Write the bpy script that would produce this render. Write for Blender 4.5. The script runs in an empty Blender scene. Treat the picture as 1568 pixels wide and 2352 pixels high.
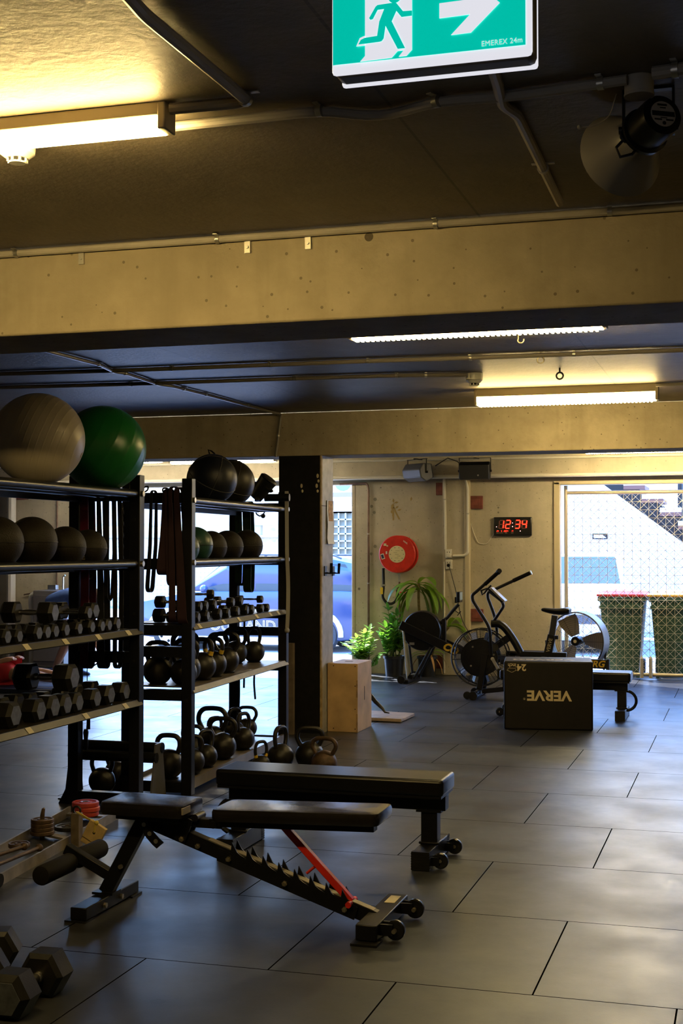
import bpy, bmesh, math, random
from mathutils import Vector as V, Matrix as M
from math import pi, sin, cos, tan, atan, atan2, radians, sqrt
RND = random.Random(11)
sc = bpy.context.scene
C = sc.collection
Z = V((0, 0, 1))

# ---------------------------------------------------------------- camera
F, YAW, CAMH = 3100.0, 0.2913, 1.6
PITCH = atan(80.6 / F)
cam = bpy.data.cameras.new('camera')
cam.sensor_fit = 'HORIZONTAL'
cam.sensor_width = 24.0
cam.lens = F / 1568 * 24.0
cam.clip_end = 300
camo = bpy.data.objects.new('camera', cam)
camo.location = (0, 0, CAMH)
camo.rotation_euler = (pi / 2 + PITCH, 0, YAW)
C.objects.link(camo)
sc.camera = camo
_c, _s, _cp, _sp = cos(YAW), sin(YAW), cos(PITCH), sin(PITCH)

def ray(px, py):
    u = (px - 784) / F
    v = -(py - 1176) / F
    f = _cp - v * _sp
    return V((-_s * f + u * _c, _c * f + u * _s, _sp + v * _cp))

def oz(px, py, z=0.0):
    d = ray(px, py); t = (z - CAMH) / d.z
    return V((d.x * t, d.y * t, z))

def oy(px, py, y):
    d = ray(px, py); t = y / d.y
    return V((d.x * t, y, CAMH + d.z * t))

def ox(px, py, x):
    d = ray(px, py); t = x / d.x
    return V((x, d.y * t, CAMH + d.z * t))

# ---------------------------------------------------------------- materials
MATS = {}

def mat(name, col, rough=0.5, metal=0.0, var=0.0, vs=8.0, bump=0.0, bs=60.0, emit=0.0, coat=0.0, ecol=None, alpha=None, spec=None):
    m = bpy.data.materials.new(name)
    m.use_nodes = True
    nt = m.node_tree
    b = nt.nodes['Principled BSDF']
    b.inputs['Base Color'].default_value = (*col, 1)
    b.inputs['Roughness'].default_value = rough
    b.inputs['Metallic'].default_value = metal
    if coat:
        b.inputs['Coat Weight'].default_value = coat
        b.inputs['Coat Roughness'].default_value = 0.15
    if spec is not None:
        b.inputs['Specular IOR Level'].default_value = spec
    if emit:
        b.inputs['Emission Color'].default_value = (*(ecol or col), 1)
        b.inputs['Emission Strength'].default_value = emit
    if var or bump:
        tc = nt.nodes.new('ShaderNodeTexCoord')
    if var:
        n = nt.nodes.new('ShaderNodeTexNoise')
        n.inputs['Scale'].default_value = vs
        n.inputs['Detail'].default_value = 6
        nt.links.new(tc.outputs['Object'], n.inputs['Vector'])
        r = nt.nodes.new('ShaderNodeMapRange')
        r.inputs['From Min'].default_value = 0.3
        r.inputs['From Max'].default_value = 0.7
        r.inputs['To Min'].default_value = 1 - var
        r.inputs['To Max'].default_value = 1 + var
        nt.links.new(n.outputs['Fac'], r.inputs['Value'])
        mx = nt.nodes.new('ShaderNodeVectorMath')
        mx.operation = 'SCALE'
        mx.inputs[0].default_value = col
        nt.links.new(r.outputs['Result'], mx.inputs['Scale'])
        nt.links.new(mx.outputs['Vector'], b.inputs['Base Color'])
    if bump:
        n2 = nt.nodes.new('ShaderNodeTexNoise')
        n2.inputs['Scale'].default_value = bs
        n2.inputs['Detail'].default_value = 4
        nt.links.new(tc.outputs['Object'], n2.inputs['Vector'])
        bp = nt.nodes.new('ShaderNodeBump')
        bp.inputs['Strength'].default_value = bump
        bp.inputs['Distance'].default_value = 0.004
        nt.links.new(n2.outputs['Fac'], bp.inputs['Height'])
        nt.links.new(bp.outputs['Normal'], b.inputs['Normal'])
    MATS[name] = m
    return m

def N(nt, t, **kw):
    n = nt.nodes.new(t)
    for k, v in kw.items():
        setattr(n, k, v)
    return n

def math_node(nt, op, a, b=None):
    n = N(nt, 'ShaderNodeMath', operation=op)
    for i, x in enumerate((a, b)):
        if x is None: continue
        if isinstance(x, (int, float)): n.inputs[i].default_value = x
        else: nt.links.new(x, n.inputs[i])
    return n.outputs[0]

def mix_col(nt, fac, a, b, mode='MIX'):
    n = N(nt, 'ShaderNodeMix', data_type='RGBA', blend_type=mode)
    for sock, x in ((n.inputs['Factor'], fac), (n.inputs['A'], a), (n.inputs['B'], b)):
        if isinstance(x, (int, float)): sock.default_value = x
        elif isinstance(x, tuple): sock.default_value = (*x, 1) if len(x) == 3 else x
        else: nt.links.new(x, sock)
    return n.outputs['Result']

def concrete(name, base, dark, pits=True, rough=0.85, seam=None, scale=1.0, spec=0.25):
    m = bpy.data.materials.new(name)
    m.use_nodes = True
    nt = m.node_tree
    b = nt.nodes['Principled BSDF']
    b.inputs['Roughness'].default_value = rough
    b.inputs['Specular IOR Level'].default_value = spec
    tc = N(nt, 'ShaderNodeTexCoord')
    def noise(s, det=5, vec=None, rgh=0.6):
        n = N(nt, 'ShaderNodeTexNoise')
        n.inputs['Scale'].default_value = s
        n.inputs['Detail'].default_value = det
        n.inputs['Roughness'].default_value = rgh
        nt.links.new(vec or tc.outputs['Object'], n.inputs['Vector'])
        return n.outputs['Fac']
    def ramp(x, lo, hi):
        r = N(nt, 'ShaderNodeMapRange')
        r.inputs['From Min'].default_value = lo
        r.inputs['From Max'].default_value = hi
        nt.links.new(x, r.inputs['Value'])
        return r.outputs['Result']
    big = ramp(noise(0.9 * scale), 0.3, 0.7)
    fine = ramp(noise(7 * scale, 8), 0.35, 0.75)
    col = mix_col(nt, math_node(nt, 'MULTIPLY', big, 0.75), base, dark)
    col = mix_col(nt, math_node(nt, 'MULTIPLY', fine, 0.5), col, dark)
    # vertical streaks
    mp = N(nt, 'ShaderNodeMapping')
    mp.inputs['Scale'].default_value = (6, 6, 0.5)
    nt.links.new(tc.outputs['Object'], mp.inputs['Vector'])
    st = ramp(noise(1.0, 4, mp.outputs['Vector']), 0.5, 0.8)
    col = mix_col(nt, math_node(nt, 'MULTIPLY', st, 0.6), col, dark)
    h = noise(30, 6)
    if pits:
        vo = N(nt, 'ShaderNodeTexVoronoi')
        vo.inputs['Scale'].default_value = 3.2
        vo.inputs['Randomness'].default_value = 1.0
        nt.links.new(tc.outputs['Object'], vo.inputs['Vector'])
        sep = N(nt, 'ShaderNodeSeparateColor')
        nt.links.new(vo.outputs['Color'], sep.inputs['Color'])
        rad = math_node(nt, 'MULTIPLY', sep.outputs['Red'], 0.075)
        pit = math_node(nt, 'LESS_THAN', math_node(nt, 'ADD', vo.outputs['Distance'], math_node(nt, 'MULTIPLY', fine, 0.012)), rad)
        col = mix_col(nt, math_node(nt, 'MULTIPLY', pit, 0.85), col, tuple(x * 0.25 for x in dark))
        v2 = N(nt, 'ShaderNodeTexVoronoi')
        v2.inputs['Scale'].default_value = 17
        nt.links.new(tc.outputs['Object'], v2.inputs['Vector'])
        p2 = math_node(nt, 'LESS_THAN', v2.outputs['Distance'], 0.10)
        col = mix_col(nt, math_node(nt, 'MULTIPLY', p2, 0.6), col, tuple(x * 0.3 for x in dark))
    if seam:
        sx = N(nt, 'ShaderNodeSeparateXYZ')
        nt.links.new(tc.outputs['Object'], sx.inputs['Vector'])
        ax, per, off = seam
        fr = math_node(nt, 'FRACT', math_node(nt, 'DIVIDE', math_node(nt, 'ADD', sx.outputs[ax], off), per))
        ln = math_node(nt, 'LESS_THAN', fr, 0.009 / per)
        col = mix_col(nt, math_node(nt, 'MULTIPLY', ln, 0.6), col, tuple(x * 0.3 for x in dark))
    nt.links.new(col, b.inputs['Base Color'])
    bp = N(nt, 'ShaderNodeBump')
    bp.inputs['Strength'].default_value = 0.35
    bp.inputs['Distance'].default_value = 0.01
    nt.links.new(h, bp.inputs['Height'])
    nt.links.new(bp.outputs['Normal'], b.inputs['Normal'])
    MATS[name] = m
    return m

def floor_mat():
    m = bpy.data.materials.new('rubber_tile_floor')
    m.use_nodes = True
    nt = m.node_tree
    b = nt.nodes['Principled BSDF']
    tc = N(nt, 'ShaderNodeTexCoord')
    mp = N(nt, 'ShaderNodeMapping')
    mp.inputs['Location'].default_value = (0.742 + 0.5, -4.89, 0)
    mp.inputs['Scale'].default_value = (1 / 1.003, 1 / 0.993, 1)
    nt.links.new(tc.outputs['Object'], mp.inputs['Vector'])
    br = N(nt, 'ShaderNodeTexBrick')
    br.offset = 0.5; br.offset_frequency = 2; br.squash = 1
    br.inputs['Scale'].default_value = 1
    br.inputs['Mortar Size'].default_value = 0.0035
    br.inputs['Mortar Smooth'].default_value = 0.1
    br.inputs['Bias'].default_value = 0
    br.inputs['Brick Width'].default_value = 1
    br.inputs['Row Height'].default_value = 1
    br.inputs['Color1'].default_value = (0.85, 0.85, 0.85, 1)
    br.inputs['Color2'].default_value = (1.2, 1.2, 1.2, 1)
    nt.links.new(mp.outputs['Vector'], br.inputs['Vector'])
    def noise(s, det, rgh=0.6, vec=None):
        n = N(nt, 'ShaderNodeTexNoise')
        n.inputs['Scale'].default_value = s; n.inputs['Detail'].default_value = det; n.inputs['Roughness'].default_value = rgh
        nt.links.new(vec or tc.outputs['Object'], n.inputs['Vector'])
        return n.outputs['Fac']
    def ramp(x, lo, hi, a=0.0, c=1.0):
        r = N(nt, 'ShaderNodeMapRange')
        for k, q in (('From Min', lo), ('From Max', hi), ('To Min', a), ('To Max', c)): r.inputs[k].default_value = q
        nt.links.new(x, r.inputs['Value'])
        return r.outputs['Result']
    col = mix_col(nt, ramp(noise(1.3, 6), 0.3, 0.7), (0.022, 0.0225, 0.027), (0.039, 0.0385, 0.043))
    col = mix_col(nt, math_node(nt, 'MULTIPLY', ramp(noise(9, 8, 0.7), 0.5, 0.75), 0.5), col, (0.035, 0.032, 0.03))
    col = mix_col(nt, 1.0, col, br.outputs['Color'], 'MULTIPLY')
    vo = N(nt, 'ShaderNodeTexVoronoi')
    vo.inputs['Scale'].default_value = 1.7
    nt.links.new(tc.outputs['Object'], vo.inputs['Vector'])
    spot = math_node(nt, 'LESS_THAN', vo.outputs['Distance'], 0.05)
    col = mix_col(nt, math_node(nt, 'MULTIPLY', spot, 0.5), col, (0.015, 0.014, 0.014))
    col = mix_col(nt, br.outputs['Fac'], col, (0.004, 0.004, 0.004))
    nt.links.new(col, b.inputs['Base Color'])
    nt.links.new(ramp(noise(2.2, 6), 0.3, 0.7, 0.30, 0.45), b.inputs['Roughness'])
    b.inputs['Specular Tint'].default_value = (.40, .60, 1.0, 1)  # blue of the reflected sky tinted into the floor sheen
    nt.links.new(math_node(nt, 'MULTIPLY', math_node(nt, 'SUBTRACT', 1.0, br.outputs['Fac']), 0.85), b.inputs['Specular IOR Level'])
    h = math_node(nt, 'ADD', math_node(nt, 'MULTIPLY', noise(160, 3), 0.16), math_node(nt, 'MULTIPLY', br.outputs['Fac'], -1.6))
    h = math_node(nt, 'ADD', h, math_node(nt, 'MULTIPLY', noise(22, 5), 0.2))
    bp = N(nt, 'ShaderNodeBump')
    bp.inputs['Strength'].default_value = 0.5
    bp.inputs['Distance'].default_value = 0.003
    nt.links.new(h, bp.inputs['Height'])
    nt.links.new(bp.outputs['Normal'], b.inputs['Normal'])
    return m

def banded(name, col, rough, scale, axis='X', strength=0.4, coat=0.0):
    m = mat(name, col, rough, coat=coat, var=0.12, vs=3)
    nt = m.node_tree
    tc = N(nt, 'ShaderNodeTexCoord')
    w = N(nt, 'ShaderNodeTexWave', wave_type='BANDS', bands_direction=axis, wave_profile='SIN')
    w.inputs['Scale'].default_value = scale
    nt.links.new(tc.outputs['Object'], w.inputs['Vector'])
    p = math_node(nt, 'POWER', w.outputs['Fac'], 12.0)
    bp = N(nt, 'ShaderNodeBump')
    bp.inputs['Strength'].default_value = strength
    bp.inputs['Distance'].default_value = 0.003
    nt.links.new(p, bp.inputs['Height'])
    nt.links.new(bp.outputs['Normal'], nt.nodes['Principled BSDF'].inputs['Normal'])
    return m

def leafy(name, col, trans):
    m = mat(name, col, 0.4, var=0.35, vs=9)
    nt = m.node_tree
    b = nt.nodes['Principled BSDF']
    t = N(nt, 'ShaderNodeBsdfTranslucent')
    t.inputs['Color'].default_value = (*trans, 1)
    mx = N(nt, 'ShaderNodeMixShader')
    mx.inputs[0].default_value = 0.35
    nt.links.new(b.outputs[0], mx.inputs[1])
    nt.links.new(t.outputs[0], mx.inputs[2])
    nt.links.new(mx.outputs[0], nt.nodes['Material Output'].inputs['Surface'])
    return m

WARM = (1.0, 0.70, 0.25)
m_floor = floor_mat()
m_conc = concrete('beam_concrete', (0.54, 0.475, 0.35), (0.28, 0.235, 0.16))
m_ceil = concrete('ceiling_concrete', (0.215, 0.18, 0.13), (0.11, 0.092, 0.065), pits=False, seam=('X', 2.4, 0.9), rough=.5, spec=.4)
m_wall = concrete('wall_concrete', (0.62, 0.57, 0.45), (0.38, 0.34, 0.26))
m_black = mat('black_powder_coat', (0.005, 0.005, 0.007), 0.40, var=0.25, vs=20, bump=0.05, bs=200, spec=.32)
m_satin = mat('satin_black_tube', (0.008, 0.008, 0.0085), 0.30, spec=.4)
m_rubber = mat('black_rubber', (0.008, 0.0075, 0.0075), 0.48, spec=.35, var=0.3, vs=25, bump=0.1, bs=120)
m_hexend = mat('side_lit_rubber_end', (0.078, 0.084, 0.098), 0.48, var=0.35, vs=40)  # grey end faces, paled and cooled to hold reflected side light
m_chrome = mat('knurled_chrome', (0.72, 0.70, 0.66), 0.22, 1.0, bump=0.2, bs=400)
m_steel = mat('galvanised_steel', (0.5, 0.49, 0.45), 0.38, 0.9)
m_sledsteel = mat('dull_sled_steel', (0.24, 0.21, 0.18), 0.5, 0.3, var=0.3, vs=12)
m_iron = mat('cast_iron', (0.014, 0.0125, 0.0115), 0.42, 0.2, var=0.4, vs=30, bump=0.12, bs=150)
m_rust = mat('rusty_iron', (0.09, 0.055, 0.035), 0.55, 0.3, var=0.4, vs=30, bump=0.15, bs=150)
m_vinyl = mat('black_vinyl', (0.006, 0.0058, 0.007), 0.34, var=0.2, vs=6, bump=0.10, bs=18, spec=.4)
m_vinyl2 = mat('worn_black_vinyl', (0.010, 0.008, 0.007), 0.26, var=0.35, vs=8, bump=0.9, bs=9, spec=.6)
m_foam = mat('black_foam', (0.007, 0.006, 0.006), 0.8, bump=0.2, bs=200, spec=.2)
m_red = mat('red_paint', (0.62, 0.022, 0.010), 0.45, var=0.15, vs=15)
m_redplate = mat('red_rubber', (0.50, 0.06, 0.05), 0.45, var=0.15, vs=20)
m_label = mat('cream_sticker', (0.62, 0.55, 0.38), 0.6)
m_white = mat('white_plastic', (0.72, 0.70, 0.62), 0.45)
m_pvc = mat('grey_pvc_pipe', (0.40, 0.37, 0.32), 0.42, var=0.12, vs=5)
m_darkpvc = mat('dark_conduit', (0.20, 0.18, 0.16), 0.35)
m_whitepipe = mat('white_pipe', (0.75, 0.72, 0.63), 0.4)
m_copper = mat('aged_copper_pipe', (0.20, 0.13, 0.10), 0.45, 0.5, var=0.3, vs=10)
m_tube = mat('lit_diffuser', (1, 1, 1), 0.4, emit=100.0, ecol=WARM)
m_tubehid = mat('lit_diffuser_added', (1, 1, 1), 0.4, emit=16.0, ecol=WARM)  # glow of the added battens out of view
m_tubewall = mat('lit_diffuser_street_wall', (1, 1, 1), 0.4, emit=40.0, ecol=(1, .84, .56))
m_tubemid = mat('lit_diffuser_far_bay', (1, 1, 1), 0.4, emit=50.0, ecol=(1, .72, .28))
m_tubefar = mat('lit_diffuser_by_wall', (1, 1, 1), 0.4, emit=115.0, ecol=(1, .76, .36))
m_tan = mat('cream_painted_metal', (0.55, 0.48, 0.33), 0.5)
m_ply = mat('plywood', (0.55, 0.37, 0.19), 0.55, var=0.22, vs=6, bump=0.05, bs=80)
m_woodtag = mat('pale_timber', (0.62, 0.45, 0.20), 0.6, var=0.2, vs=20)
m_post = mat('weathered_timber', (0.16, 0.125, 0.09), 0.7, var=0.3, vs=14)
m_gold = mat('printed_cream_ink', (0.62, 0.52, 0.33), 0.6)
m_yellow = mat('yellow_tape', (0.75, 0.50, 0.04), 0.5)
m_rope = mat('yellow_rope', (0.65, 0.50, 0.10), 0.7)
m_glass = mat('car_glass', (0.05, 0.065, 0.075), 0.08, spec=.25)
m_tyre = mat('tyre_rubber', (0.03, 0.03, 0.032), 0.7)
m_alloy = mat('alloy_wheel', (0.62, 0.62, 0.62), 0.3, 0.6)
m_gate = mat('galvanised_gate', (0.52, 0.46, 0.34), 0.4, 0.4)
m_hole = mat('bolt_hole', (0.003, 0.003, 0.003), 0.9)
m_bolt = mat('zinc_bolt', (0.45, 0.40, 0.30), 0.35, 0.9)

# ---------------------------------------------------------------- mesh builder
class MB:
    def __init__(s):
        s.v = []; s.f = []; s.mi = []

    def add(s, vs, fs, mi=0):
        b = len(s.v)
        s.v += [V(x) for x in vs]
        s.f += [tuple(b + i for i in f) for f in fs]
        s.mi += [mi] * len(fs)
        return s

    def box(s, lo, hi, mi=0, mtx=None):
        x0, y0, z0 = lo; x1, y1, z1 = hi
        vs = [V(p) for p in ((x0, y0, z0), (x1, y0, z0), (x1, y1, z0), (x0, y1, z0), (x0, y0, z1), (x1, y0, z1), (x1, y1, z1), (x0, y1, z1))]
        if mtx is not None: vs = [mtx @ p for p in vs]
        return s.add(vs, [(0, 3, 2, 1), (4, 5, 6, 7), (0, 1, 5, 4), (1, 2, 6, 5), (2, 3, 7, 6), (3, 0, 4, 7)], mi)

    def cbox(s, c, d, mi=0, mtx=None):
        return s.box([c[i] - d[i] / 2 for i in range(3)], [c[i] + d[i] / 2 for i in range(3)], mi, mtx)

    def bar(s, p, q, w, h, up=(0, 0, 1), mi=0):
        """rectangular section from p to q; h measured along up, w across"""
        p = V(p); q = V(q); t = (q - p).normalized(); up = V(up)
        side = t.cross(up)
        if side.length < 1e-4: side = t.cross(V((1, 0, 0)))
        side.normalize(); n = side.cross(t).normalized()
        vs = []
        for e in (p, q):
            for a, b in ((-1, -1), (1, -1), (1, 1), (-1, 1)):
                vs.append(e + side * a * w / 2 + n * b * h / 2)
        return s.add(vs, [(0, 1, 2, 3), (7, 6, 5, 4), (0, 4, 5, 1), (1, 5, 6, 2), (2, 6, 7, 3), (3, 7, 4, 0)], mi)

    def cyl(s, p, q, r, r2=None, n=16, mi=0, caps=True):
        p = V(p); q = V(q); t = (q - p).normalized()
        a = t.orthogonal().normalized(); b = t.cross(a)
        r2 = r if r2 is None else r2
        vs = [e + (a * cos(2 * pi * i / n) + b * sin(2 * pi * i / n)) * rr for e, rr in ((p, r), (q, r2)) for i in range(n)]
        fs = [(i, (i + 1) % n, n + (i + 1) % n, n + i) for i in range(n)]
        if caps: fs += [tuple(range(n - 1, -1, -1)), tuple(range(n, 2 * n))]
        return s.add(vs, fs, mi)

    def tube(s, pts, r, n=8, closed=False, mi=0, caps=True):
        P = [V(p) for p in pts]
        k = len(P)
        T = []
        for i in range(k):
            a = P[i - 1] if (i > 0 or closed) else P[i]
            b = P[(i + 1) % k] if (i < k - 1 or closed) else P[i]
            T.append((b - a).normalized())
        nrm = T[0].orthogonal().normalized()
        vs = []
        rr = r if isinstance(r, (list, tuple)) else [r] * k
        for i in range(k):
            nrm = (nrm - T[i] * nrm.dot(T[i]))
            if nrm.length < 1e-6: nrm = T[i].orthogonal()
            nrm.normalize()
            bn = T[i].cross(nrm)
            vs += [P[i] + (nrm * cos(2 * pi * j / n) + bn * sin(2 * pi * j / n)) * rr[i] for j in range(n)]
        fs = []
        for i in range(k if closed else k - 1):
            for j in range(n):
                a = i * n; b = ((i + 1) % k) * n
                fs.append((a + j, a + (j + 1) % n, b + (j + 1) % n, b + j))
        if not closed and caps:
            fs += [tuple(range(n - 1, -1, -1)), tuple(range((k - 1) * n, k * n))]
        return s.add(vs, fs, mi)

    def ribbon(s, pts, wdir, w, t=0.004, mi=0):
        """flat strap along pts; wdir width direction"""
        P = [V(p) for p in pts]; wd = V(wdir).normalized()
        k = len(P); vs = []
        for i in range(k):
            a = P[max(0, i - 1)]; b = P[min(k - 1, i + 1)]
            tg = (b - a).normalized()
            nn = tg.cross(wd).normalized()
            ww = w[i] if isinstance(w, (list, tuple)) else w
            for x, y in ((-1, -1), (1, -1), (1, 1), (-1, 1)):
                vs.append(P[i] + wd * x * ww / 2 + nn * y * t / 2)
        fs = [(3, 2, 1, 0), tuple((k - 1) * 4 + j for j in range(4))]
        for i in range(k - 1):
            for j in range(4):
                fs.append((i * 4 + j, i * 4 + (j + 1) % 4, i * 4 + 4 + (j + 1) % 4, i * 4 + 4 + j))
        return s.add(vs, fs, mi)

    def lathe(s, prof, n=24, mtx=None, mi=0, caps=True):
        vs = [V((r * cos(2 * pi * i / n), r * sin(2 * pi * i / n), z)) for r, z in prof for i in range(n)]
        if mtx is not None: vs = [mtx @ p for p in vs]
        k = len(prof)
        fs = [(a * n + i, a * n + (i + 1) % n, (a + 1) * n + (i + 1) % n, (a + 1) * n + i) for a in range(k - 1) for i in range(n)]
        if caps: fs += [tuple(range(n - 1, -1, -1)), tuple(range((k - 1) * n, k * n))]
        return s.add(vs, fs, mi)

    def prism(s, poly, d0, d1, mtx=None, mi=0):
        """polygon (x,y) extruded from z=d0 to z=d1"""
        k = len(poly)
        vs = [V((x, y, d0)) for x, y in poly] + [V((x, y, d1)) for x, y in poly]
        if mtx is not None: vs = [mtx @ p for p in vs]
        fs = [tuple(range(k - 1, -1, -1)), tuple(range(k, 2 * k))] + [(i, (i + 1) % k, k + (i + 1) % k, k + i) for i in range(k)]
        return s.add(vs, fs, mi)

    def ball(s, c, r, n=24, m=14, mi=0, sc_=(1, 1, 1)):
        c = V(c); vs = [c + V((0, 0, -r * sc_[2]))]
        for j in range(1, m):
            a = -pi / 2 + pi * j / m
            for i in range(n):
                vs.append(c + V((r * cos(a) * cos(2 * pi * i / n) * sc_[0], r * cos(a) * sin(2 * pi * i / n) * sc_[1], r * sin(a) * sc_[2])))
        vs.append(c + V((0, 0, r * sc_[2])))
        fs = [(0, 1 + (i + 1) % n, 1 + i) for i in range(n)]
        for j in range(m - 2):
            for i in range(n):
                a = 1 + j * n
                fs.append((a + i, a + (i + 1) % n, a + n + (i + 1) % n, a + n + i))
        a = 1 + (m - 2) * n
        fs += [(a + i, a + (i + 1) % n, len(vs) - 1) for i in range(n)]
        return s.add(vs, fs, mi)

    def loft(s, rings, mi=0, caps=True):
        n = len(rings[0]); vs = [V(p) for r in rings for p in r]
        fs = [(a * n + i, a * n + (i + 1) % n, (a + 1) * n + (i + 1) % n, (a + 1) * n + i) for a in range(len(rings) - 1) for i in range(n)]
        if caps: fs += [tuple(range(n - 1, -1, -1)), tuple(range((len(rings) - 1) * n, len(rings) * n))]
        return s.add(vs, fs, mi)

    def merge(s, o, mtx=None):
        b = len(s.v)
        s.v += [(mtx @ p if mtx is not None else p.copy()) for p in o.v]
        s.f += [tuple(b + i for i in f) for f in o.f]
        s.mi += o.mi
        return s

    def build(s, name, mats, parent=None, origin=None, bevel=0.0, seg=2, ang=35, subsurf=0):
        o_ = V(origin) if origin is not None else V((0, 0, 0))
        me = bpy.data.meshes.new(name)
        me.from_pydata([tuple(p - o_) for p in s.v], [], s.f)
        bm = bmesh.new(); bm.from_mesh(me)
        bmesh.ops.recalc_face_normals(bm, faces=bm.faces)
        bm.to_mesh(me); bm.free()
        ml = mats if isinstance(mats, (list, tuple)) else [mats]
        for m in ml: me.materials.append(m)
        for p, i in zip(me.polygons, s.mi): p.material_index = i
        me.polygons.foreach_set('use_smooth', [True] * len(me.polygons))
        me.set_sharp_from_angle(angle=radians(ang))
        me.update()
        o = bpy.data.objects.new(name, me)
        C.objects.link(o)
        if parent is not None: o.parent = parent
        if origin is not None and parent is None: o.location = origin
        if bevel:
            b = o.modifiers.new('bevel', 'BEVEL')
            b.width = bevel; b.segments = seg; b.limit_method = 'ANGLE'; b.angle_limit = radians(40)
        if subsurf:
            d = o.modifiers.new('subsurf', 'SUBSURF'); d.levels = subsurf; d.render_levels = subsurf
        return o

def tag(o, label, cat, group=None):
    o['label'] = label; o['category'] = cat
    if group: o['group'] = group
    return o

def thing(name, label, cat, loc=(0, 0, 0), rz=0.0, group=None):
    o = bpy.data.objects.new(name, None)
    o.empty_display_size = 0.1
    C.objects.link(o)
    o.location = loc; o.rotation_euler = (0, 0, rz)
    return tag(o, label, cat, group)

def wpart(name, mb, m, root, **k):
    """part given in world coordinates under an unrotated root"""
    o = mb.build(name, m, None, origin=None, **k)
    me = o.data
    off = V(root.location)
    par = root
    if root.parent is not None: off = V(root.parent.location)
    me.transform(M.Translation(-off))
    o.parent = root
    return o

def struct(name, mb, m, parent=None, **k):
    o = mb.build(name, m, parent, **k)
    if parent is None: o['kind'] = 'structure'
    return o

def dup(root, loc, rz, label=None, group=None, rot=None):
    r = root.copy(); C.objects.link(r); r.location = loc
    r.rotation_euler = rot if rot is not None else (0, 0, rz)
    if label: r['label'] = label
    if group: r['group'] = group
    for ch in list(root.children):
        c = ch.copy(); C.objects.link(c); c.parent = r
        for g in ch.children:
            d = g.copy(); C.objects.link(d); d.parent = c
    return r

def text_mb(body, size, ext=0.001, bold=0.0, shear=0.0, align='CENTER', sx=1.0, space=1.0):
    cu = bpy.data.curves.new('lettering', 'FONT')
    cu.body = body; cu.size = size; cu.extrude = ext; cu.offset = bold; cu.shear = shear
    cu.align_x = align; cu.align_y = 'CENTER'; cu.space_character = space; cu.resolution_u = 3
    o = bpy.data.objects.new('lettering', cu)
    C.objects.link(o)
    dg = bpy.context.evaluated_depsgraph_get()
    me = bpy.data.meshes.new_from_object(o.evaluated_get(dg))
    mb = MB()
    mb.add([(p.co.x * sx, p.co.y, p.co.z) for p in me.vertices], [tuple(p.vertices) for p in me.polygons])
    bpy.data.objects.remove(o); bpy.data.curves.remove(cu); bpy.data.meshes.remove(me)
    return mb

def bend(pts, r=0.04, n=4):
    """round the corners of a polyline"""
    P = [V(p) for p in pts]; out = [P[0]]
    for i in range(1, len(P) - 1):
        a = (P[i - 1] - P[i]); b = (P[i + 1] - P[i])
        rr = min(r, a.length * 0.45, b.length * 0.45)
        a = P[i] + a.normalized() * rr; b = P[i] + b.normalized() * rr
        for k in range(n + 1):
            t = k / n
            out.append(a * (1 - t) ** 2 + P[i] * 2 * t * (1 - t) + b * t * t)
    out.append(P[-1])
    return out

def arc(c, r, a0, a1, n, ax='xz'):
    out = []
    for i in range(n + 1):
        a = a0 + (a1 - a0) * i / n
        d = {'xz': (cos(a), 0, sin(a)), 'xy': (cos(a), sin(a), 0), 'yz': (0, cos(a), sin(a))}[ax]
        out.append(V(c) + V(d) * r)
    return out

ORD = ['first', 'second', 'third', 'fourth', 'fifth', 'sixth', 'seventh', 'eighth', 'ninth', 'tenth', 'eleventh', 'twelfth', 'thirteenth', 'fourteenth', 'fifteenth']
ROTX = M.Rotation(pi / 2, 4, 'X')      # local xy -> world xz, facing -Y
# ================================================================ SETTING
CEIL = 2.77
WY = 16.6          # inner face of the street wall
struct('floor', MB().box((-14, -6, -0.12), (6, 16.85, 0)), m_floor)
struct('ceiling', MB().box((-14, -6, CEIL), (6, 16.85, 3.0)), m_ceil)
struct('wall_left', MB().box((-14.2, -6, 0), (-14, 16.85, CEIL)), m_wall)
struct('wall_right', MB().box((6, -6, 0), (6.2, 16.85, CEIL)), m_wall)
struct('wall_rear', MB().box((-14, -6.2, 0), (6, -6, CEIL)), m_wall)
struct('wall_back', MB().box((-4.81, WY, 0), (-2.2, WY + .25, CEIL)), m_wall)
struct('wall_back_west', MB().box((-14, WY, 0), (-8.72, WY + .25, CEIL)), m_wall)
struct('wall_back_east', MB().box((1.2, WY, 0), (6, WY + .25, CEIL)), m_wall)
struct('wall_back_lintel', MB().box((-8.72, WY, 2.40), (-4.81, WY + .25, CEIL)), m_wall)
struct('wall_back_lintel_east', MB().box((-2.2, WY, 2.37), (1.2, WY + .25, CEIL)), m_wall)
struct('beam_1', MB().box((-14, 4.69, 2.43), (6, 5.13, CEIL)), m_conc, bevel=.008)
struct('beam_2', MB().box((-14, 11.08, 2.39), (6, 11.5, CEIL)), m_conc, bevel=.008)
struct('beam_3', MB().box((-14, WY - .16, 2.47), (6, WY, CEIL)), m_wall, bevel=.006)
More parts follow.
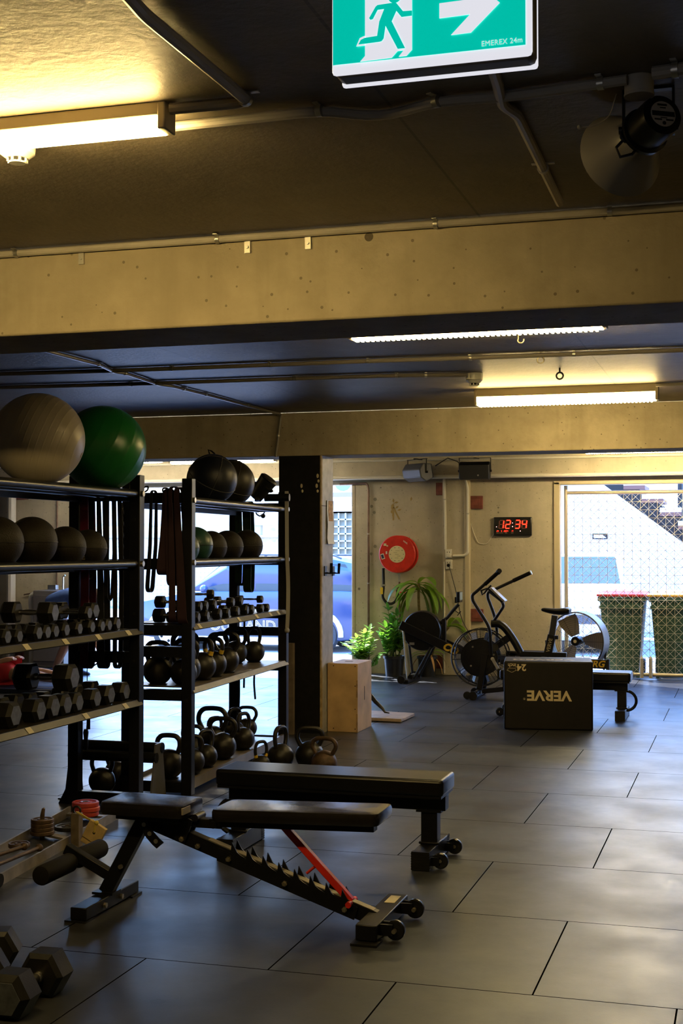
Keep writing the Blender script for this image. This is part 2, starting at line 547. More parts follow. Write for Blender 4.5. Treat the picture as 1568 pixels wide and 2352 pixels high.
# pillar: black painted front, grey side, bare concrete edge strip
m_pblack = mat('black_pillar_paint', (0.006, 0.0055, 0.005), 0.55, var=0.5, vs=14, bump=0.1, bs=40, spec=.25)
m_pgrey = mat('grey_pillar_paint', (0.36, 0.36, 0.37), 0.5, var=0.25, vs=10, bump=0.1, bs=50)
m_pedge = mat('bare_pillar_edge', (0.40, 0.30, 0.15), 0.7, var=0.3, vs=20)
pil = struct('pillar', MB().box((-3.89, 11.08, 0), (-3.508, 11.42, 2.39), 0).box((-3.508, 11.09, 0), (-3.503, 11.42, 2.39), 1).box((-3.514, 11.076, 0), (-3.502, 11.11, 2.39), 2), [m_pblack, m_pgrey, m_pedge])
for i, (px, py) in enumerate(((692, 1116), (727, 1116), (729, 1093))):
    p = oy(px, py, 11.08)
    struct('plaster_scar', MB().ball(p, .016, 10, 6, sc_=(.7, .25, 1.2)).ball(p + V((.008, 0, -.045)), .014, 10, 6, sc_=(.7, .25, 1)), m_label, pil)
struct('joint_line', MB().box((-3.5035, 11.08, 1.955), (-3.501, 11.42, 1.96)), m_hole, pil)
# wall pilaster with pale chamfered corners
struct('pilaster', MB().box((-3.64, WY - .07, 0), (-3.30, WY, 2.47)), m_wall, bevel=.01)
struct('trim_1', MB().box((-3.36, WY - .085, 0), (-3.29, WY - .0, 2.47)), m_tan, bevel=.012)
struct('trim_2', MB().cyl((-13.9, WY - .185, 2.475), (5.9, WY - .185, 2.475), .026, n=12), m_whitepipe)
struct('trim_3', MB().box((-2.26, WY - .03, 0), (-2.18, WY + .1, 2.40)).box((-2.26, WY - .03, 2.36), (1.2, WY + .1, 2.41)), m_tan, bevel=.01)
struct('trim_4', MB().box((-4.84, WY - .01, 0), (-4.79, WY + .26, 2.40)), m_wall, bevel=.012)
struct('trim_5', MB().cyl((-13.9, WY - .19, 2.69), (5.9, WY - .19, 2.69), .016, n=10), m_whitepipe)

# ---------------------------------------------------------------- outside
m_ground = concrete('sunlit_driveway', (0.30, 0.30, 0.31), (0.22, 0.22, 0.23), pits=False)
g = MB()
ys = [(16.84, -.005), (18.5, -.02), (20.5, -.10), (23, -.30), (60, -.32)]
g.loft([[(-40, y, z), (25, y, z), (25, y, z - .3), (-40, y, z - .3)] for y, z in ys])
struct('street_ground', g, m_ground)
m_pale = mat('pale_blue_render', (0.50, 0.42, 0.36), 0.8, var=0.05, vs=1)
m_mural = mat('white_render', (0.55, 0.46, 0.40), 0.8)
m_block = mat('grey_green_block', (0.36, 0.34, 0.28), 0.85)
m_bank = mat('dry_grass_bank', (0.55, 0.45, 0.24), 0.9, var=0.4, vs=2)
m_stone = mat('pale_stone', (0.50, 0.42, 0.33), 0.9, var=0.3, vs=6, bump=.6, bs=6)
r = thing('building', 'pale blue rendered building wall beyond the gate with a small framed sign', 'building', (-.5, 31, -.32))
wpart('wall', MB().box((-4.6, 31, -.32), (14, 31.4, 4.4)), m_pale, r)
p = oy(1378, 1232, 30.97)
wpart('sign_board', MB().box((p.x - .16, 30.95, p.z - .05), (p.x + .16, 30.99, p.z + .05)), m_mural, r)
sg = MB()
for a in (-1, 1):
    sg.box((p.x - .17, 30.93, p.z + a * .05 - .012), (p.x + .17, 30.96, p.z + a * .05 + .012)).box((p.x + a * .16 - .012, 30.93, p.z - .05), (p.x + a * .16 + .012, 30.96, p.z + .05))
sg.prism([(p.x + .05, p.z + .04), (p.x + .15, p.z + .04), (p.x + .15, p.z - .04), (p.x + .1, p.z)], -30.96, -30.94, ROTX)
wpart('sign_frame', sg, m_black, r)
# mural building with breeze-block screen, seen past the pillar
r = thing('building', 'white building with a faint painted mural above a breeze block screen', 'building', (-10, 36, -.32))
wpart('wall', MB().box((-12.1, 36, 2.55), (-8, 36.5, 5.6)).box((-12.1, 36, -.32), (-8, 36.5, 1.35)), m_mural, r)
bb = MB().box((-12.1, 36.15, 1.35), (-8, 36.3, 2.55))
for i in range(21):
    bb.box((-12.1 + i * .2, 36, 1.35), (-12.06 + i * .2, 36.2, 2.55))
for i in range(7):
    bb.box((-12.1, 36, 1.35 + i * .2), (-8, 36.2, 1.39 + i * .2))
wpart('breeze_block_screen', bb, m_block, r)
mu = MB()
for (x, z, rr) in ((-11.6, 3.7, .28), (-11.0, 4.3, .2), (-10.75, 3.4, .24)):
    mu.cyl((x, 36.0, z), (x, 35.985, z), rr, n=14)
wpart('mural_spots', mu, mat('pale_mural_blue', (0.17, 0.2, 0.24), 0.8), r)
wpart('mural_band', MB().prism([(-11.9, 2.9), (-11.6, 2.9), (-10.4, 5.2), (-10.8, 5.2)], -36.0, -35.98, ROTX).box((-11.2, 35.98, 3.0), (-10.4, 36, 3.12)), mat('pale_mural_pink', (0.24, 0.17, 0.21), 0.8), r)
# bank, block wall and railing on the far side of the street (seen through the rack)
struct('bank_hill', MB().prism([(44, 3.3), (50, 4.6), (60, 7), (60, -1), (44, -1)], -42, -13, M(((0, 0, 1, 0), (1, 0, 0, 0), (0, 1, 0, 0), (0, 0, 0, 1)))), m_bank)
r = thing('retaining_wall', 'long pale retaining wall with a blue capping across the street', 'wall', (-20, 40, -.32))
wpart('stone_wall', MB().box((-42, 40, -.32), (-13, 40.6, 1.9)), m_stone, r)
wpart('capping', MB().box((-42, 39.9, 2.35), (-13, 40.6, 3.25)), m_pale, r)
wpart('rail', MB().box((-42, 39.8, 2.28), (-13, 40, 2.35)).box((-42, 39.8, 1.9), (-13, 40.1, 1.98)), m_block, r)
for i in range(8):
    wpart('rail_post', MB().box((-40 + i * 3.6, 39.85, 1.9), (-39.8 + i * 3.6, 40.05, 2.3)), m_block, r)
# mesh fence standing at the left of the blue car
r = thing('mesh_fence', 'fine white mesh fence on the street behind the blue car', 'fence', (-14.5, 29, -.3))
fm = MB()
for i in range(60):
    fm.box((-17.5 + i * .1, 29, -.3), (-17.488 + i * .1, 29.006, 1.75))
for i in range(21):
    fm.box((-17.5, 29, -.3 + i * .1), (-11.5, 29.006, -.288 + i * .1))
wpart('mesh_panel', fm, m_block, r)
for i in range(4):
    wpart('fence_post', MB().cyl((-17.5 + 2 * i, 29, -.3), (-17.5 + 2 * i, 29, 1.8), .03, n=8), m_mural, r)

# cars --------------------------------------------------------------
def wheel_parts(root, x, y, z, rad, side, spokes=6):
    w = MB().lathe([(rad * .68, -.11), (rad * .95, -.11), (rad, -.07), (rad, .07), (rad * .95, .11), (rad * .68, .11)], 28, M.Translation((x, y, z)) @ M.Rotation(pi / 2, 4, 'X'), caps=False)
    t = w.build('tyre', m_tyre, root)
    h = MB().cyl((x, y + side * .06, z), (x, y + side * .09, z), rad * .69, n=28)
    for k in range(spokes):
        a = 2 * pi * k / spokes
        h.cyl((x + cos(a) * rad * .28, y + side * .09, z + sin(a) * rad * .28), (x + cos(a) * rad * .28, y + side * .105, z + sin(a) * rad * .28), rad * .05, n=8)
    hb = h.build('rim', m_alloy, t)
    d = MB()
    for k in range(spokes):
        a = 2 * pi * (k + .5) / spokes
        d.cyl((x + cos(a) * rad * .5, y + side * .085, z + sin(a) * rad * .5), (x + cos(a) * rad * .5, y + side * .095, z + sin(a) * rad * .5), rad * .09, n=6)
    d.build('rim_slot', m_hole, t)

def make_car(name, label, loc, rz, paint, lower, text=None, rails=False, L=4.6, H=1.55, W=.87, hood=.95):
    """car along local x, nose at -x, near side at -y"""
    r = thing(name, label, 'car', loc, rz)
    rad = .33
    fx, rx = -L / 2 + .85, L / 2 - .98
    def ring(x, w, z0, z1, tw=.93):
        return [(x, -w * .96, z0), (x, -w, z0 + (z1 - z0) * .35), (x, -w, z0 + (z1 - z0) * .75), (x, -w * tw, z1), (x, w * tw, z1), (x, w, z0 + (z1 - z0) * .75), (x, w, z0 + (z1 - z0) * .35), (x, w * .96, z0)]
    st = [(-L / 2, W * .80, .35, .72), (-L / 2 + .12, W * .93, .25, .86), (-L / 2 + .6, W, .22, .96), (-L / 2 + 1.25, W, .22, hood + .07), (0, W, .22, hood + .08), (L / 2 - .6, W, .22, hood + .10), (L / 2 - .1, W * .96, .28, hood + .08), (L / 2, W * .9, .38, hood)]
    body = MB().loft([ring(*a) for a in st])
    body.build('body', paint, r, bevel=.02)
    cs = [(-L / 2 + 1.15, W * .86, hood + .03, hood + .06, .9), (-L / 2 + 1.95, W * .84, hood, H - .05, .86), (-L / 2 + 2.3, W * .84, hood, H, .84), (L / 2 - .9, W * .84, hood, H - .02, .84), (L / 2 - .35, W * .84, hood, H - .12, .84), (L / 2 - .02, W * .84, hood, hood + .08, .9)]
    MB().loft([ring(*a) for a in cs]).build('cabin', paint, r, bevel=.02)
    # side windows just proud of the cabin sides
    for s in (-1, 1):
        def q(x, z):
            t = (z - hood) / (H - hood)
            return V((x, s * (W * .84 - .10 * max(0, t - .2) + .012), z))
        zb, zt = hood + .07, H - .12
        for (a0, a1, b0, b1) in ((-L / 2 + 1.45, -L / 2 + 2.02, -L / 2 + 2.45, -L / 2 + 2.45), (-L / 2 + 2.53, -L / 2 + 2.53, L / 2 - 1.35, L / 2 - 1.35), (L / 2 - 1.25, L / 2 - 1.25, L / 2 - .22, L / 2 - .55)):
            MB().add([q(a0, zb), q(b0, zb), q(b1, zt), q(a1, zt), q(a0, zb) + V((0, s * .004, 0)), q(b0, zb) + V((0, s * .004, 0)), q(b1, zt) + V((0, s * .004, 0)), q(a1, zt) + V((0, s * .004, 0))],
                     [(0, 1, 2, 3), (4, 5, 6, 7), (0, 1, 5, 4), (1, 2, 6, 5), (2, 3, 7, 6), (3, 0, 4, 7)]).build('side_window', m_glass, r)
        # wheel arches, wheels
        for wx in (fx, rx):
            MB().tube(arc((wx, s * (W - .005), rad), rad + .07, -.1, pi + .1, 14), .05, 8).build('wheel_arch', lower, r)
            wheel_parts(r, wx, s * (W - .10), rad, rad, s)
        MB().box((fx + rad + .10, s * W - .012 if s > 0 else -W - .014, .27), (rx - rad - .10, W + .014 if s > 0 else -W + .012, .58)).build('door_cladding', m_darkclad, r)
        MB().box((fx + rad + .06, s * W - .02 if s > 0 else -W - .03, .2), (rx - rad - .06, W + .03 if s > 0 else -W + .02, .27)).build('sill', lower, r)
        m = MB().ball((-L / 2 + 1.6, s * (W + .10), hood + .12), .1, 12, 8, sc_=(.7, 1.15, .75)).cyl((-L / 2 + 1.62, s * (W - .06), hood + .05), (-L / 2 + 1.6, s * (W + .08), hood + .10), .025, n=8)
        m.build('door_mirror', paint, r)
        if rails:
            MB().tube(bend([(-L / 2 + 2.2, s * W * .66, H - .01), (-L / 2 + 2.3, s * W * .66, H + .05), (L / 2 - .8, s * W * .66, H + .04), (L / 2 - .65, s * W * .66, H - .02)], .05), .018, 8).build('roof_rail', m_darkclad, r)
    # windscreen and rear glass
    def gl(x0, z0, x1, z1, w0, w1, nm):
        n = V((-(z1 - z0), 0, (x1 - x0))).normalized() * (-1 if x1 < x0 else 1)
        a = [V((x0, -w0, z0)), V((x0, w0, z0)), V((x1, w1, z1)), V((x1, -w1, z1))]
        up = V((0, 0, .03)) + V((-.02 if x0 < 0 else .02, 0, 0))
        MB().add([p + up for p in a] + [p + up * 1.3 for p in a], [(0, 1, 2, 3), (4, 5, 6, 7), (0, 1, 5, 4), (1, 2, 6, 5), (2, 3, 7, 6), (3, 0, 4, 7)]).build(nm, m_glass, r)
    gl(-L / 2 + 1.25, hood + .08, -L / 2 + 1.93, H - .09, W * .74, W * .66, 'windscreen')
    gl(L / 2 - .06, hood + .12, L / 2 - .36, H - .16, W * .74, W * .66, 'rear_window')
    for s in (-1, 1):
        MB().ball((-L / 2 + .1, s * W * .68, .70), .12, 12, 8, sc_=(.7, 1.5, .8)).build('headlamp', m_alloy, r)
    MB().box((-L / 2 - .012, -W * .5, .55), (-L / 2 + .08, W * .5, .72)).build('grille', m_darkclad, r)
    if text:
        for nm, ext, bold, mm in (('door_lettering', .004, .004, m_alloy), ('door_lettering_fill', .006, -.007, m_darkclad)):
            tx = text_mb(text, .275, ext, align='LEFT', bold=bold)
            k = 1.29 / 1.318
            o = tx.build(nm, mm, r)
            o.data.transform(M.Translation((fx + .83, -W - .016, .465)) @ ROTX @ M.Diagonal((k, 1, 1, 1)))
            TXW.append(max(p.x for p in tx.v))
    return r
TXW = []
m_darkclad = mat('dark_grey_cladding', (0.06, 0.065, 0.08), 0.45)
m_bluecar = mat('blue_car_paint', (0.024, 0.042, 0.11), 0.25, coat=.6)
m_whitecar = mat('white_car_paint', (0.82, 0.83, 0.85), 0.3, coat=.5)
m_creamlow = mat('cream_lower_panels', (0.62, 0.55, 0.42), 0.4)
m_navycar = mat('navy_car_paint', (0.02, 0.03, 0.07), 0.3, coat=.5)
# blue wagon: front wheel seen at (405,1462), rear wheel at (752,1461)
fw = oy(405, 1462, 23.3); rw = oy(752, 1461, 23.3)
cx = (fw.x + rw.x) / 2
WB = rw.x - fw.x
make_car('parked_car', 'blue station wagon parked side-on across the street opening, dark lettered lower door', (cx - .065 + .0, 24.1, -.31), 0.0, m_bluecar, m_creamlow, 'OUTLAND', True, L=WB + 1.83, H=1.72, hood=1.02)
q = oz(1335, 1500, -.3)
make_car('parked_car', 'white four wheel drive parked nose-on behind the red-lidded bin', (-3.05, 26.4, -.31), pi / 2 + .12, m_whitecar, m_whitecar, L=4.6, H=1.78, hood=1.12, W=.93)
make_car('parked_car', 'navy car behind the yellow-lidded bin, only its door mirror in view', (.30, 24.3, -.31), pi / 2 + .05, m_navycar, m_navycar, L=4.4, H=1.3, hood=.93, W=.62)

# outdoor steel stair -------------------------------------------------
r = thing('outdoor_stair', 'dark steel outdoor stair with brown timber treads above the bins', 'stair', (-.2, 21, -.1))
a = oy(1395, 1112, 21); b = oy(1600, 1262, 21)
d = (b - a).normalized(); L0 = a - d * 1.0; L1 = b + d * 4
for k, yy in enumerate((21, 21.9)):
    o = V((0, yy - 21, 0))
    wpart('stringer', MB().bar(L0 + o + V((.12, 0, .02)), L1 + o + V((.12, 0, .02)), .05, .26), m_black, r)
m_tread = mat('red_brown_tread', (0.12, 0.045, 0.03), 0.6)
for i in range(8):
    c0 = oy(1440 + i * 41, 1124 + i * 30, 21.4)
    t = wpart('tread', MB().box((c0.x - .02, 20.95, c0.z - .02), (c0.x + .30, 21.95, c0.z + .04)), m_tread, r)
    wpart('tread_cap', MB().box((c0.x - .02, 20.95, c0.z + .04), (c0.x + .30, 21.95, c0.z + .11)), m_pale, r)
wpart('handrail_post', MB().cyl(oy(1562, 1108, 21), oy(1562, 1220, 21), .04, n=10), m_black, r)

# wheelie bins ---------------------------------------------------------
m_binbody = mat('dark_green_bin_plastic', (0.026, 0.07, 0.036), 0.5, var=.15, vs=6)
def wheelie_bin(label, x, lidm):
    r = thing('wheelie_bin', label, 'bin', (x, 17.22, 0))
    def rr(w, d, z): return [(-w, -d, z), (w, -d, z), (w, d, z), (-w, d, z)]
    MB().loft([rr(.20, .24, .05), rr(.265, .30, .93), rr(.29, .33, .93), rr(.29, .33, .99)]).build('bin_body', m_binbody, r, bevel=.015)
    MB().loft([rr(.30, .35, .99), rr(.30, .35, 1.02), rr(.25, .28, 1.05), rr(.14, .2, 1.065)]).build('lid', lidm, r, bevel=.01)
    for s in (-1, 1):
        MB().cyl((s * .19, .27, .1), (s * .245, .27, .1), .1, n=20).build('wheel', m_tyre, r)
        MB().box((s * .19 - .02, -.255, 0), (s * .19 + .02, -.15, .06)).build('foot', m_binbody, r)
    MB().tube([(-.2, .36, .96), (-.2, .4, .97), (.2, .4, .97), (.2, .36, .96)], .017, 8).build('handle', m_binbody, r)
    MB().box((-.27, -.345, .84), (.27, -.30, .88)).build('rim_rib', m_binbody, r)
    return r
xb1 = oy(1428, 1400, 17.0).x; xb2 = oy(1546, 1400, 17.0).x
wheelie_bin('dark green wheelie bin with a red lid outside the mesh gate', xb1, mat('red_lid', (0.40, 0.012, 0.012), 0.4))
wheelie_bin('dark green wheelie bin with a yellow lid outside the mesh gate', xb2, mat('yellow_lid', (0.5, 0.25, 0.02), 0.4))

# chain link gate in the right-hand opening -----------------------------
GY = 16.78
r = thing('mesh_gate', 'tall galvanised gate of chain link and square mesh in front of the bins', 'gate', (-.6, GY, 0))
gx0 = oy(1300, 1300, GY).x; gx1 = 1.1
gf = MB().cyl((gx0, GY, .03), (gx0, GY, 2.36), .026, n=12).cyl((gx1, GY, .03), (gx1, GY, 2.36), .026, n=12)
gf.cyl((gx0, GY, 2.27), (gx1, GY, 2.27), .024, n=12).cyl((gx0, GY, .055), (gx1, GY, .055), .024, n=12)
wpart('gate_frame', gf, m_gate, r)
gm = MB()
z0, z1 = .055, 2.27
nx = int((gx1 - gx0) / .1)
for i in range(nx + 1):
    x = gx0 + .1 * i
    gm.tube([(x, GY + .012, z0), (x, GY + .012, z1)], .0034, 4, caps=False)
for j in range(23):
    z = z0 + .1 * j
    gm.tube([(gx0, GY + .015, z), (gx1, GY + .015, z)], .0034, 4, caps=False)
wpart('square_mesh', gm, m_gate, r)
gm = MB()
Wd, Hd = gx1 - gx0, z1 - z0
for sgn in (1, -1):
    k = -Hd
    while k < Wd:
        # line x = k + t, z = t (or mirrored)
        t0 = max(0, -k); t1 = min(Hd, Wd - k)
        if t1 > t0 + .01:
            za, zb = (z0 + t0, z0 + t1) if sgn > 0 else (z1 - t0, z1 - t1)
            gm.tube([(gx0 + k + t0, GY - .004 * sgn, za), (gx0 + k + t1, GY - .004 * sgn, zb)], .003, 4, caps=False)
        k += .1
wpart('chain_link_mesh', gm, m_gate, r)
for px in (1473, 1494):
    x = oy(px, 1535, GY - .05).x
    wpart('drop_bolt', MB().cyl((x, GY - .05, .02), (x, GY - .05, .25), .022, n=10).cyl((x, GY - .05, .25), (x, GY - .05, .28), .022, .008, n=10), m_gate, r)
# ================================================================ CEILING FITTINGS
def batten(label, x0, x1, y, zt=CEIL, hgt=.085, dep=.075, ridged=True, strength=None):
    r = thing('ceiling_batten', label, 'ceiling light', ((x0 + x1) / 2, y, zt), 0, 'fluorescent battens')
    L = (x1 - x0) / 2
    hb = hgt * .5
    MB().box((-L + .01, -dep / 2, -hb), (L - .01, dep / 2, 0)).build('housing', m_tan, r, bevel=.004)
    d = MB()
    k = 8
    prof = [(dep / 2 * .98, -hb), (dep / 2, -hb - (hgt - hb) * .55), (dep / 2 * .86, -hb - (hgt - hb) * .88), (dep / 2 * .6, -hgt), (-dep / 2 * .6, -hgt), (-dep / 2 * .86, -hb - (hgt - hb) * .88), (-dep / 2, -hb - (hgt - hb) * .55), (-dep / 2 * .98, -hb)]
    d.loft([[(x, a, b) for a, b in prof] for x in (-L + .02, L - .02)])
    if ridged:
        n = int(2 * L / .028)
        for i in range(n):
            x = -L + .03 + i * (2 * L - .06) / n
            d.box((x, -dep / 2 * .75, -hgt - .006), (x + .012, dep / 2 * .75, -hgt + .002))
    d.build('diffuser', m_tubehid if 'outside' in label else m_tubewall if 'pillar' in label or 'street wall' in label else m_tubefar if y > 12 else m_tubemid if y > 5 else m_tube, r)
    for s in (-1, 1):
        MB().box((s * (L - .01) - .011, -dep / 2 - .002, -hgt * .97), (s * (L - .01) + .011, dep / 2 + .002, 0)).build('end_cap', m_tan, r, bevel=.004)
    return r
p = oz(376, 229, CEIL)
batten('bright batten light above the beam, beside the smoke detector', p.x - 1.32, p.x, p.y + .04, hgt=.075, dep=.07, ridged=False)
p = oz(1085, 892, CEIL); q = oz(1505, 882, CEIL)
batten('bright batten light hanging under the far bay ceiling with an eye hook above it', p.x, p.x + 1.33, (p.y + q.y) / 2 + .05, hgt=.12, dep=.12)
p = oz(800, 781, 2.66); q = oz(1395, 757, 2.66)
batten('batten light mostly hidden behind the big concrete beam', p.x, q.x, 6.63, hgt=.11, dep=.08)
p = oy(1340, 1050, 15.4)
batten('batten light under the ceiling above the mesh gate', p.x, p.x + 1.4, 15.4, hgt=.11, dep=.1)
p = oy(634, 1060, 15.5)
batten('batten light end showing beside the black pillar', p.x - 1.4, p.x, 15.5, hgt=.13, dep=.1)
batten('batten light along the street wall above the medicine balls', p.x - 2.9, p.x - 1.5, 15.5, hgt=.11, dep=.1)
# unseen battens added to brighten the floor, far bay and street wall
for (x, y) in ((1.6, 3.6), (-6.6, 8.9), (-5.0, 13.9), (-3.4, 13.9)):
    batten('unseen batten light added to brighten the room, outside this view', x - .65, x + .65, y, hgt=.085, dep=.08, ridged=False)

# exit sign -------------------------------------------------------------
SY = 2.36
def sg(zx, zy): return oy(760 + zx / 3.2667, zy / 3.2667, SY)
tl = sg(5, -260); bl = sg(12, 578); br_ = sg(1513, 385)
xl, xr, zb = bl.x, br_.x, (bl.z + sg(1490, 410).z) / 2
zt = zb + .235
r = thing('exit_sign', 'green lit emergency exit sign with running figure and arrow', 'exit sign', ((xl + xr) / 2, SY, zb))
m_signbody = mat('sign_body', (0.66, 0.64, 0.66), 0.4, emit=.25)
m_signface = mat('sign_green', (0.0, 0.46, 0.36), 0.4, emit=.95, ecol=(0.0, 0.47, 0.36))
m_signwhite = mat('sign_white', (0.85, 0.85, 0.9), 0.4, emit=.75, ecol=(.88, .88, .96))
m_signtext = mat('sign_lettering', (0.75, 0.9, 0.9), 0.4, emit=.55, ecol=(.75, .95, .92))
m_signdark = mat('sign_underside', (0.10, 0.085, 0.07), 0.5)
wpart('housing', MB().box((xl, SY + .004, zb), (xr, SY + .062, zt)), m_signdark, r, bevel=.012)
wpart('front_bezel', MB().box((xl, SY - .010, zb - .002), (xr, SY + .006, zt)), m_signwhite, r, bevel=.008)
wpart('back_bezel', MB().box((xl, SY + .056, zb - .002), (xr, SY + .072, zt)), m_signwhite, r, bevel=.006)
gy = SY - .012
gx0_, gx1_ = sg(28, 500).x, sg(1466, 350).x
gz = (sg(28, 513).z + sg(1466, 343).z) / 2
wpart('green_panel', MB().box((gx0_, gy, gz), (gx1_, SY, zt - .012)), m_signface, r)
def flat(pts, y, t=.0015):
    P = [sg(*a) for a in pts]
    # level each point: photo rows slope with the sign's own perspective, already undone by the plane
    return MB().prism([(p.x, p.z) for p in P], -y, -y + t, ROTX)
door = [(270, -60), (620, -95), (620, 392), (578, 438), (522, 444), (560, 396), (512, 402), (468, 452), (234, 481), (270, 440)]
o = wpart('doorway', flat(door, gy - .0005), m_signwhite, r)
man = [(478, 45), (505, 46), (555, 108), (621, 103), (621, 140), (543, 150), (505, 104), (470, 182), (570, 382), (515, 388), (424, 215), (410, 310), (395, 330), (378, 335), (222, 356), (240, 322), (270, 307), (362, 292), (378, 185), (415, 90), (365, 97), (330, 165), (312, 172), (302, 160), (350, 75), (365, 62)]
wpart('running_figure', flat(man, gy - .002), m_signface, r)
foot = [(206, 369), (222, 356), (240, 322), (270, 307), (270, 292), (235, 305), (215, 335)]
wpart('shoe_outline', flat([(206, 369), (232, 308), (262, 293), (270, 293), (270, 307), (240, 322), (222, 356), (270, 351), (270, 361)], gy - .0015), m_signwhite, r)
hd = sg(492, -5)
wpart('figure_head', MB().cyl((hd.x, gy - .0035, hd.z), (hd.x, gy, hd.z), .0125, n=20), m_signface, r)
arrow = [(825, 48), (1057, 17), (940, -95), (1085, -115), (1275, 42), (1060, 265), (912, 284), (1055, 129), (825, 159)]
wpart('arrow', flat(arrow, gy - .001), m_signwhite, r)
tx = text_mb('EMEREX 24m', .0118, .0006, align='LEFT', sx=1.05, space=1.06)
a = sg(1136, 350); b2 = sg(1443, 318)
wx = max(p.x for p in tx.v)
o = tx.build('lettering', m_signtext, r)
o.data.transform(M.Translation(V((a.x, gy - .001, (a.z + b2.z) / 2)) - V(r.location)) @ ROTX @ M.Diagonal(((b2.x - a.x) / wx, 1.15, 1, 1)))
for x in (xl + .09, xr - .09):
    wpart('hanger', MB().cyl((x, SY + .03, zt - .01), (x, SY + .03, CEIL), .008, n=10), m_pvc, r)

# smoke detectors ---------------------------------------------------------
def detector(label, px, py, rad, drop):
    c = oz(px, py, CEIL)
    r = thing('smoke_detector', label, 'smoke detector', c)
    MB().lathe([(rad, 0), (rad, -drop * .35), (rad * .97, -drop * .55), (rad * .62, -drop * .78)], 28).build('base', m_white, r)
    MB().lathe([(rad * .5, -drop * .74), (rad * .5, -drop * .93)], 16).build('sensor_chamber', m_hole, r)
    h = MB().lathe([(rad * .5, -drop * .92), (rad * .46, -drop), (.001, -drop)], 20)
    for k in range(8):
        a = 2 * pi * k / 8
        h.cbox((cos(a) * rad * .52, sin(a) * rad * .52, -drop * .84), (.006, .006, drop * .24))
    h.build('cap', m_white, r)
detector('cream smoke detector under the bright batten', 40, 328, .052, .06)
detector('cream smoke detector at the end of the far bay batten light', 1089, 858, .058, .085)

# conduits ----------------------------------------------------------------
def conduit(label, pts, rad, m, clips=(), name='ceiling_conduit', rb=.05, cat='pipe'):
    P = bend(pts, rb)
    c = V(pts[0])
    r = thing(name, label, cat, c)
    wpart('pipe', MB().tube(P, rad, 10), m, r)
    for a in clips:
        # a: fraction along a segment (i, t)
        i, t = a
        A, B_ = V(pts[i]), V(pts[i + 1])
        d = (B_ - A).normalized(); q = A.lerp(B_, t)
        side = d.cross(Z)
        if side.length < .1: side = V((1, 0, 0))
        side.normalize()
        k = MB().cyl(q - d * .008, q + d * .008, rad * 1.22, n=12)
        k.bar(q - side * rad * 2.4 + V((0, 0, rad)), q + side * rad * 2.4 + V((0, 0, rad)), .016, .003)
        wpart('clip', k, m_steel, r)
    return r
zc = CEIL - .016
def cz(pts, z=zc): return [oz(a, b, z) for a, b in pts]
conduit('grey conduit running back from the ceiling edge to an elbow beside the near batten light', cz([(285, -20), (330, 32), (520, 190), (566, 230), (545, 236), (392, 250)], CEIL - .02), .0155, m_pvc, [(2, .93)], rb=.03)
conduit('long wavy grey conduit leading from the batten light to the round junction box', cz([(392, 292), (620, 268), (735, 254), (875, 270), (1005, 232), (1150, 224), (1290, 205), (1440, 183)]), .0135, m_pvc, [(1, .98), (3, .98), (6, .6)], rb=.12)
conduit('short grey conduit between the round junction box and the frame edge', cz([(1498, 168), (1556, 160), (1640, 147)]), .0165, m_pvc, [(0, .9)])
conduit('grey conduit dropping behind the exit sign towards the beam', cz([(1118, 120), (1142, 190), (1152, 240), (1186, 262), (1200, 290), (1285, 466)]), .0145, m_pvc, [(4, .5)], rb=.03)
by = 4.69 - .018
def bpt(a, b):
    p = oy(a, b, by); p.z = min(p.z, CEIL - .020); return p
conduit('grey conduit fixed along the top edge of the big beam', [bpt(a, b) for a, b in ((-60, 557), (0, 552), (500, 521), (1040, 489), (1240, 485), (1330, 478), (1420, 460), (1640, 443))], .0135, m_pvc, [(1, .08), (1, 1.0), (2, .93)], rb=.1)
conduit('second conduit with a ribbed joint below the first at the beam end', [bpt(a, b) for a, b in ((1330, 487), (1430, 480), (1640, 465))], .0125, m_pvc, [(0, .7)])
for px, py in ((188, 559), (569, 537), (708, 527)):
    p = oy(px, py, 4.687); p.z = min(p.z, CEIL - .055)
    o = MB().box((p.x - .011, 4.680, p.z - .022), (p.x + .011, 4.69, p.z + .022)).cyl((p.x, 4.682, p.z), (p.x, 4.674, p.z), .006, n=10).build('conduit_mount_clip', m_steel, origin=(p.x, 4.69, p.z))
    tag(o, {188: 'empty metal saddle clip on the beam below the batten light', 569: 'empty metal saddle clip on the beam, middle of the three', 708: 'empty metal saddle clip on the beam beneath the exit sign side'}[px], 'clip', 'empty clips on the beam')
conduit('dark conduit crossing the far bay ceiling with an eye hook on it', cz([(-40, 860), (300, 850), (620, 838), (845, 829), (1080, 822), (1240, 816), (1640, 801)]), .014, m_darkpvc, [(1, .3), (2, 0), (3, 0), (4, 0), (5, .2)], rb=.2)
conduit('dark conduit leading across the far bay ceiling to a smoke detector', cz([(-40, 891), (300, 882), (685, 869), (915, 862), (1072, 861)]), .014, m_darkpvc, [(1, 0), (1, .98), (2, .98), (3, .4)], rb=.2)
conduit('grey conduit from the far batten light to the frame edge', cz([(1506, 884), (1640, 878)]), .014, m_pvc)
pts = cz([(85, 800), (230, 838), (262, 854), (290, 858), (365, 883), (395, 887), (480, 908), (636, 949)])
dn = V((pts[-1].x, 11.06, pts[-1].z))
conduit('shiny conduit running diagonally over the racks and down the far beam', pts[:-1] + [dn, oy(633, 1050, 11.06)], .012, m_darkpvc, [(0, .97), (2, .9), (5, .3), (5, .9), (6, .5), (7, .5)], rb=.03)
c = oz(1467, 176, CEIL)
r = thing('junction_box', 'round grey junction box on the ceiling above the horn loudspeaker', 'junction box', c)
MB().cyl((0, 0, -.045), (0, 0, 0), .036, n=28).build('box_body', m_pvc, r, bevel=.003)
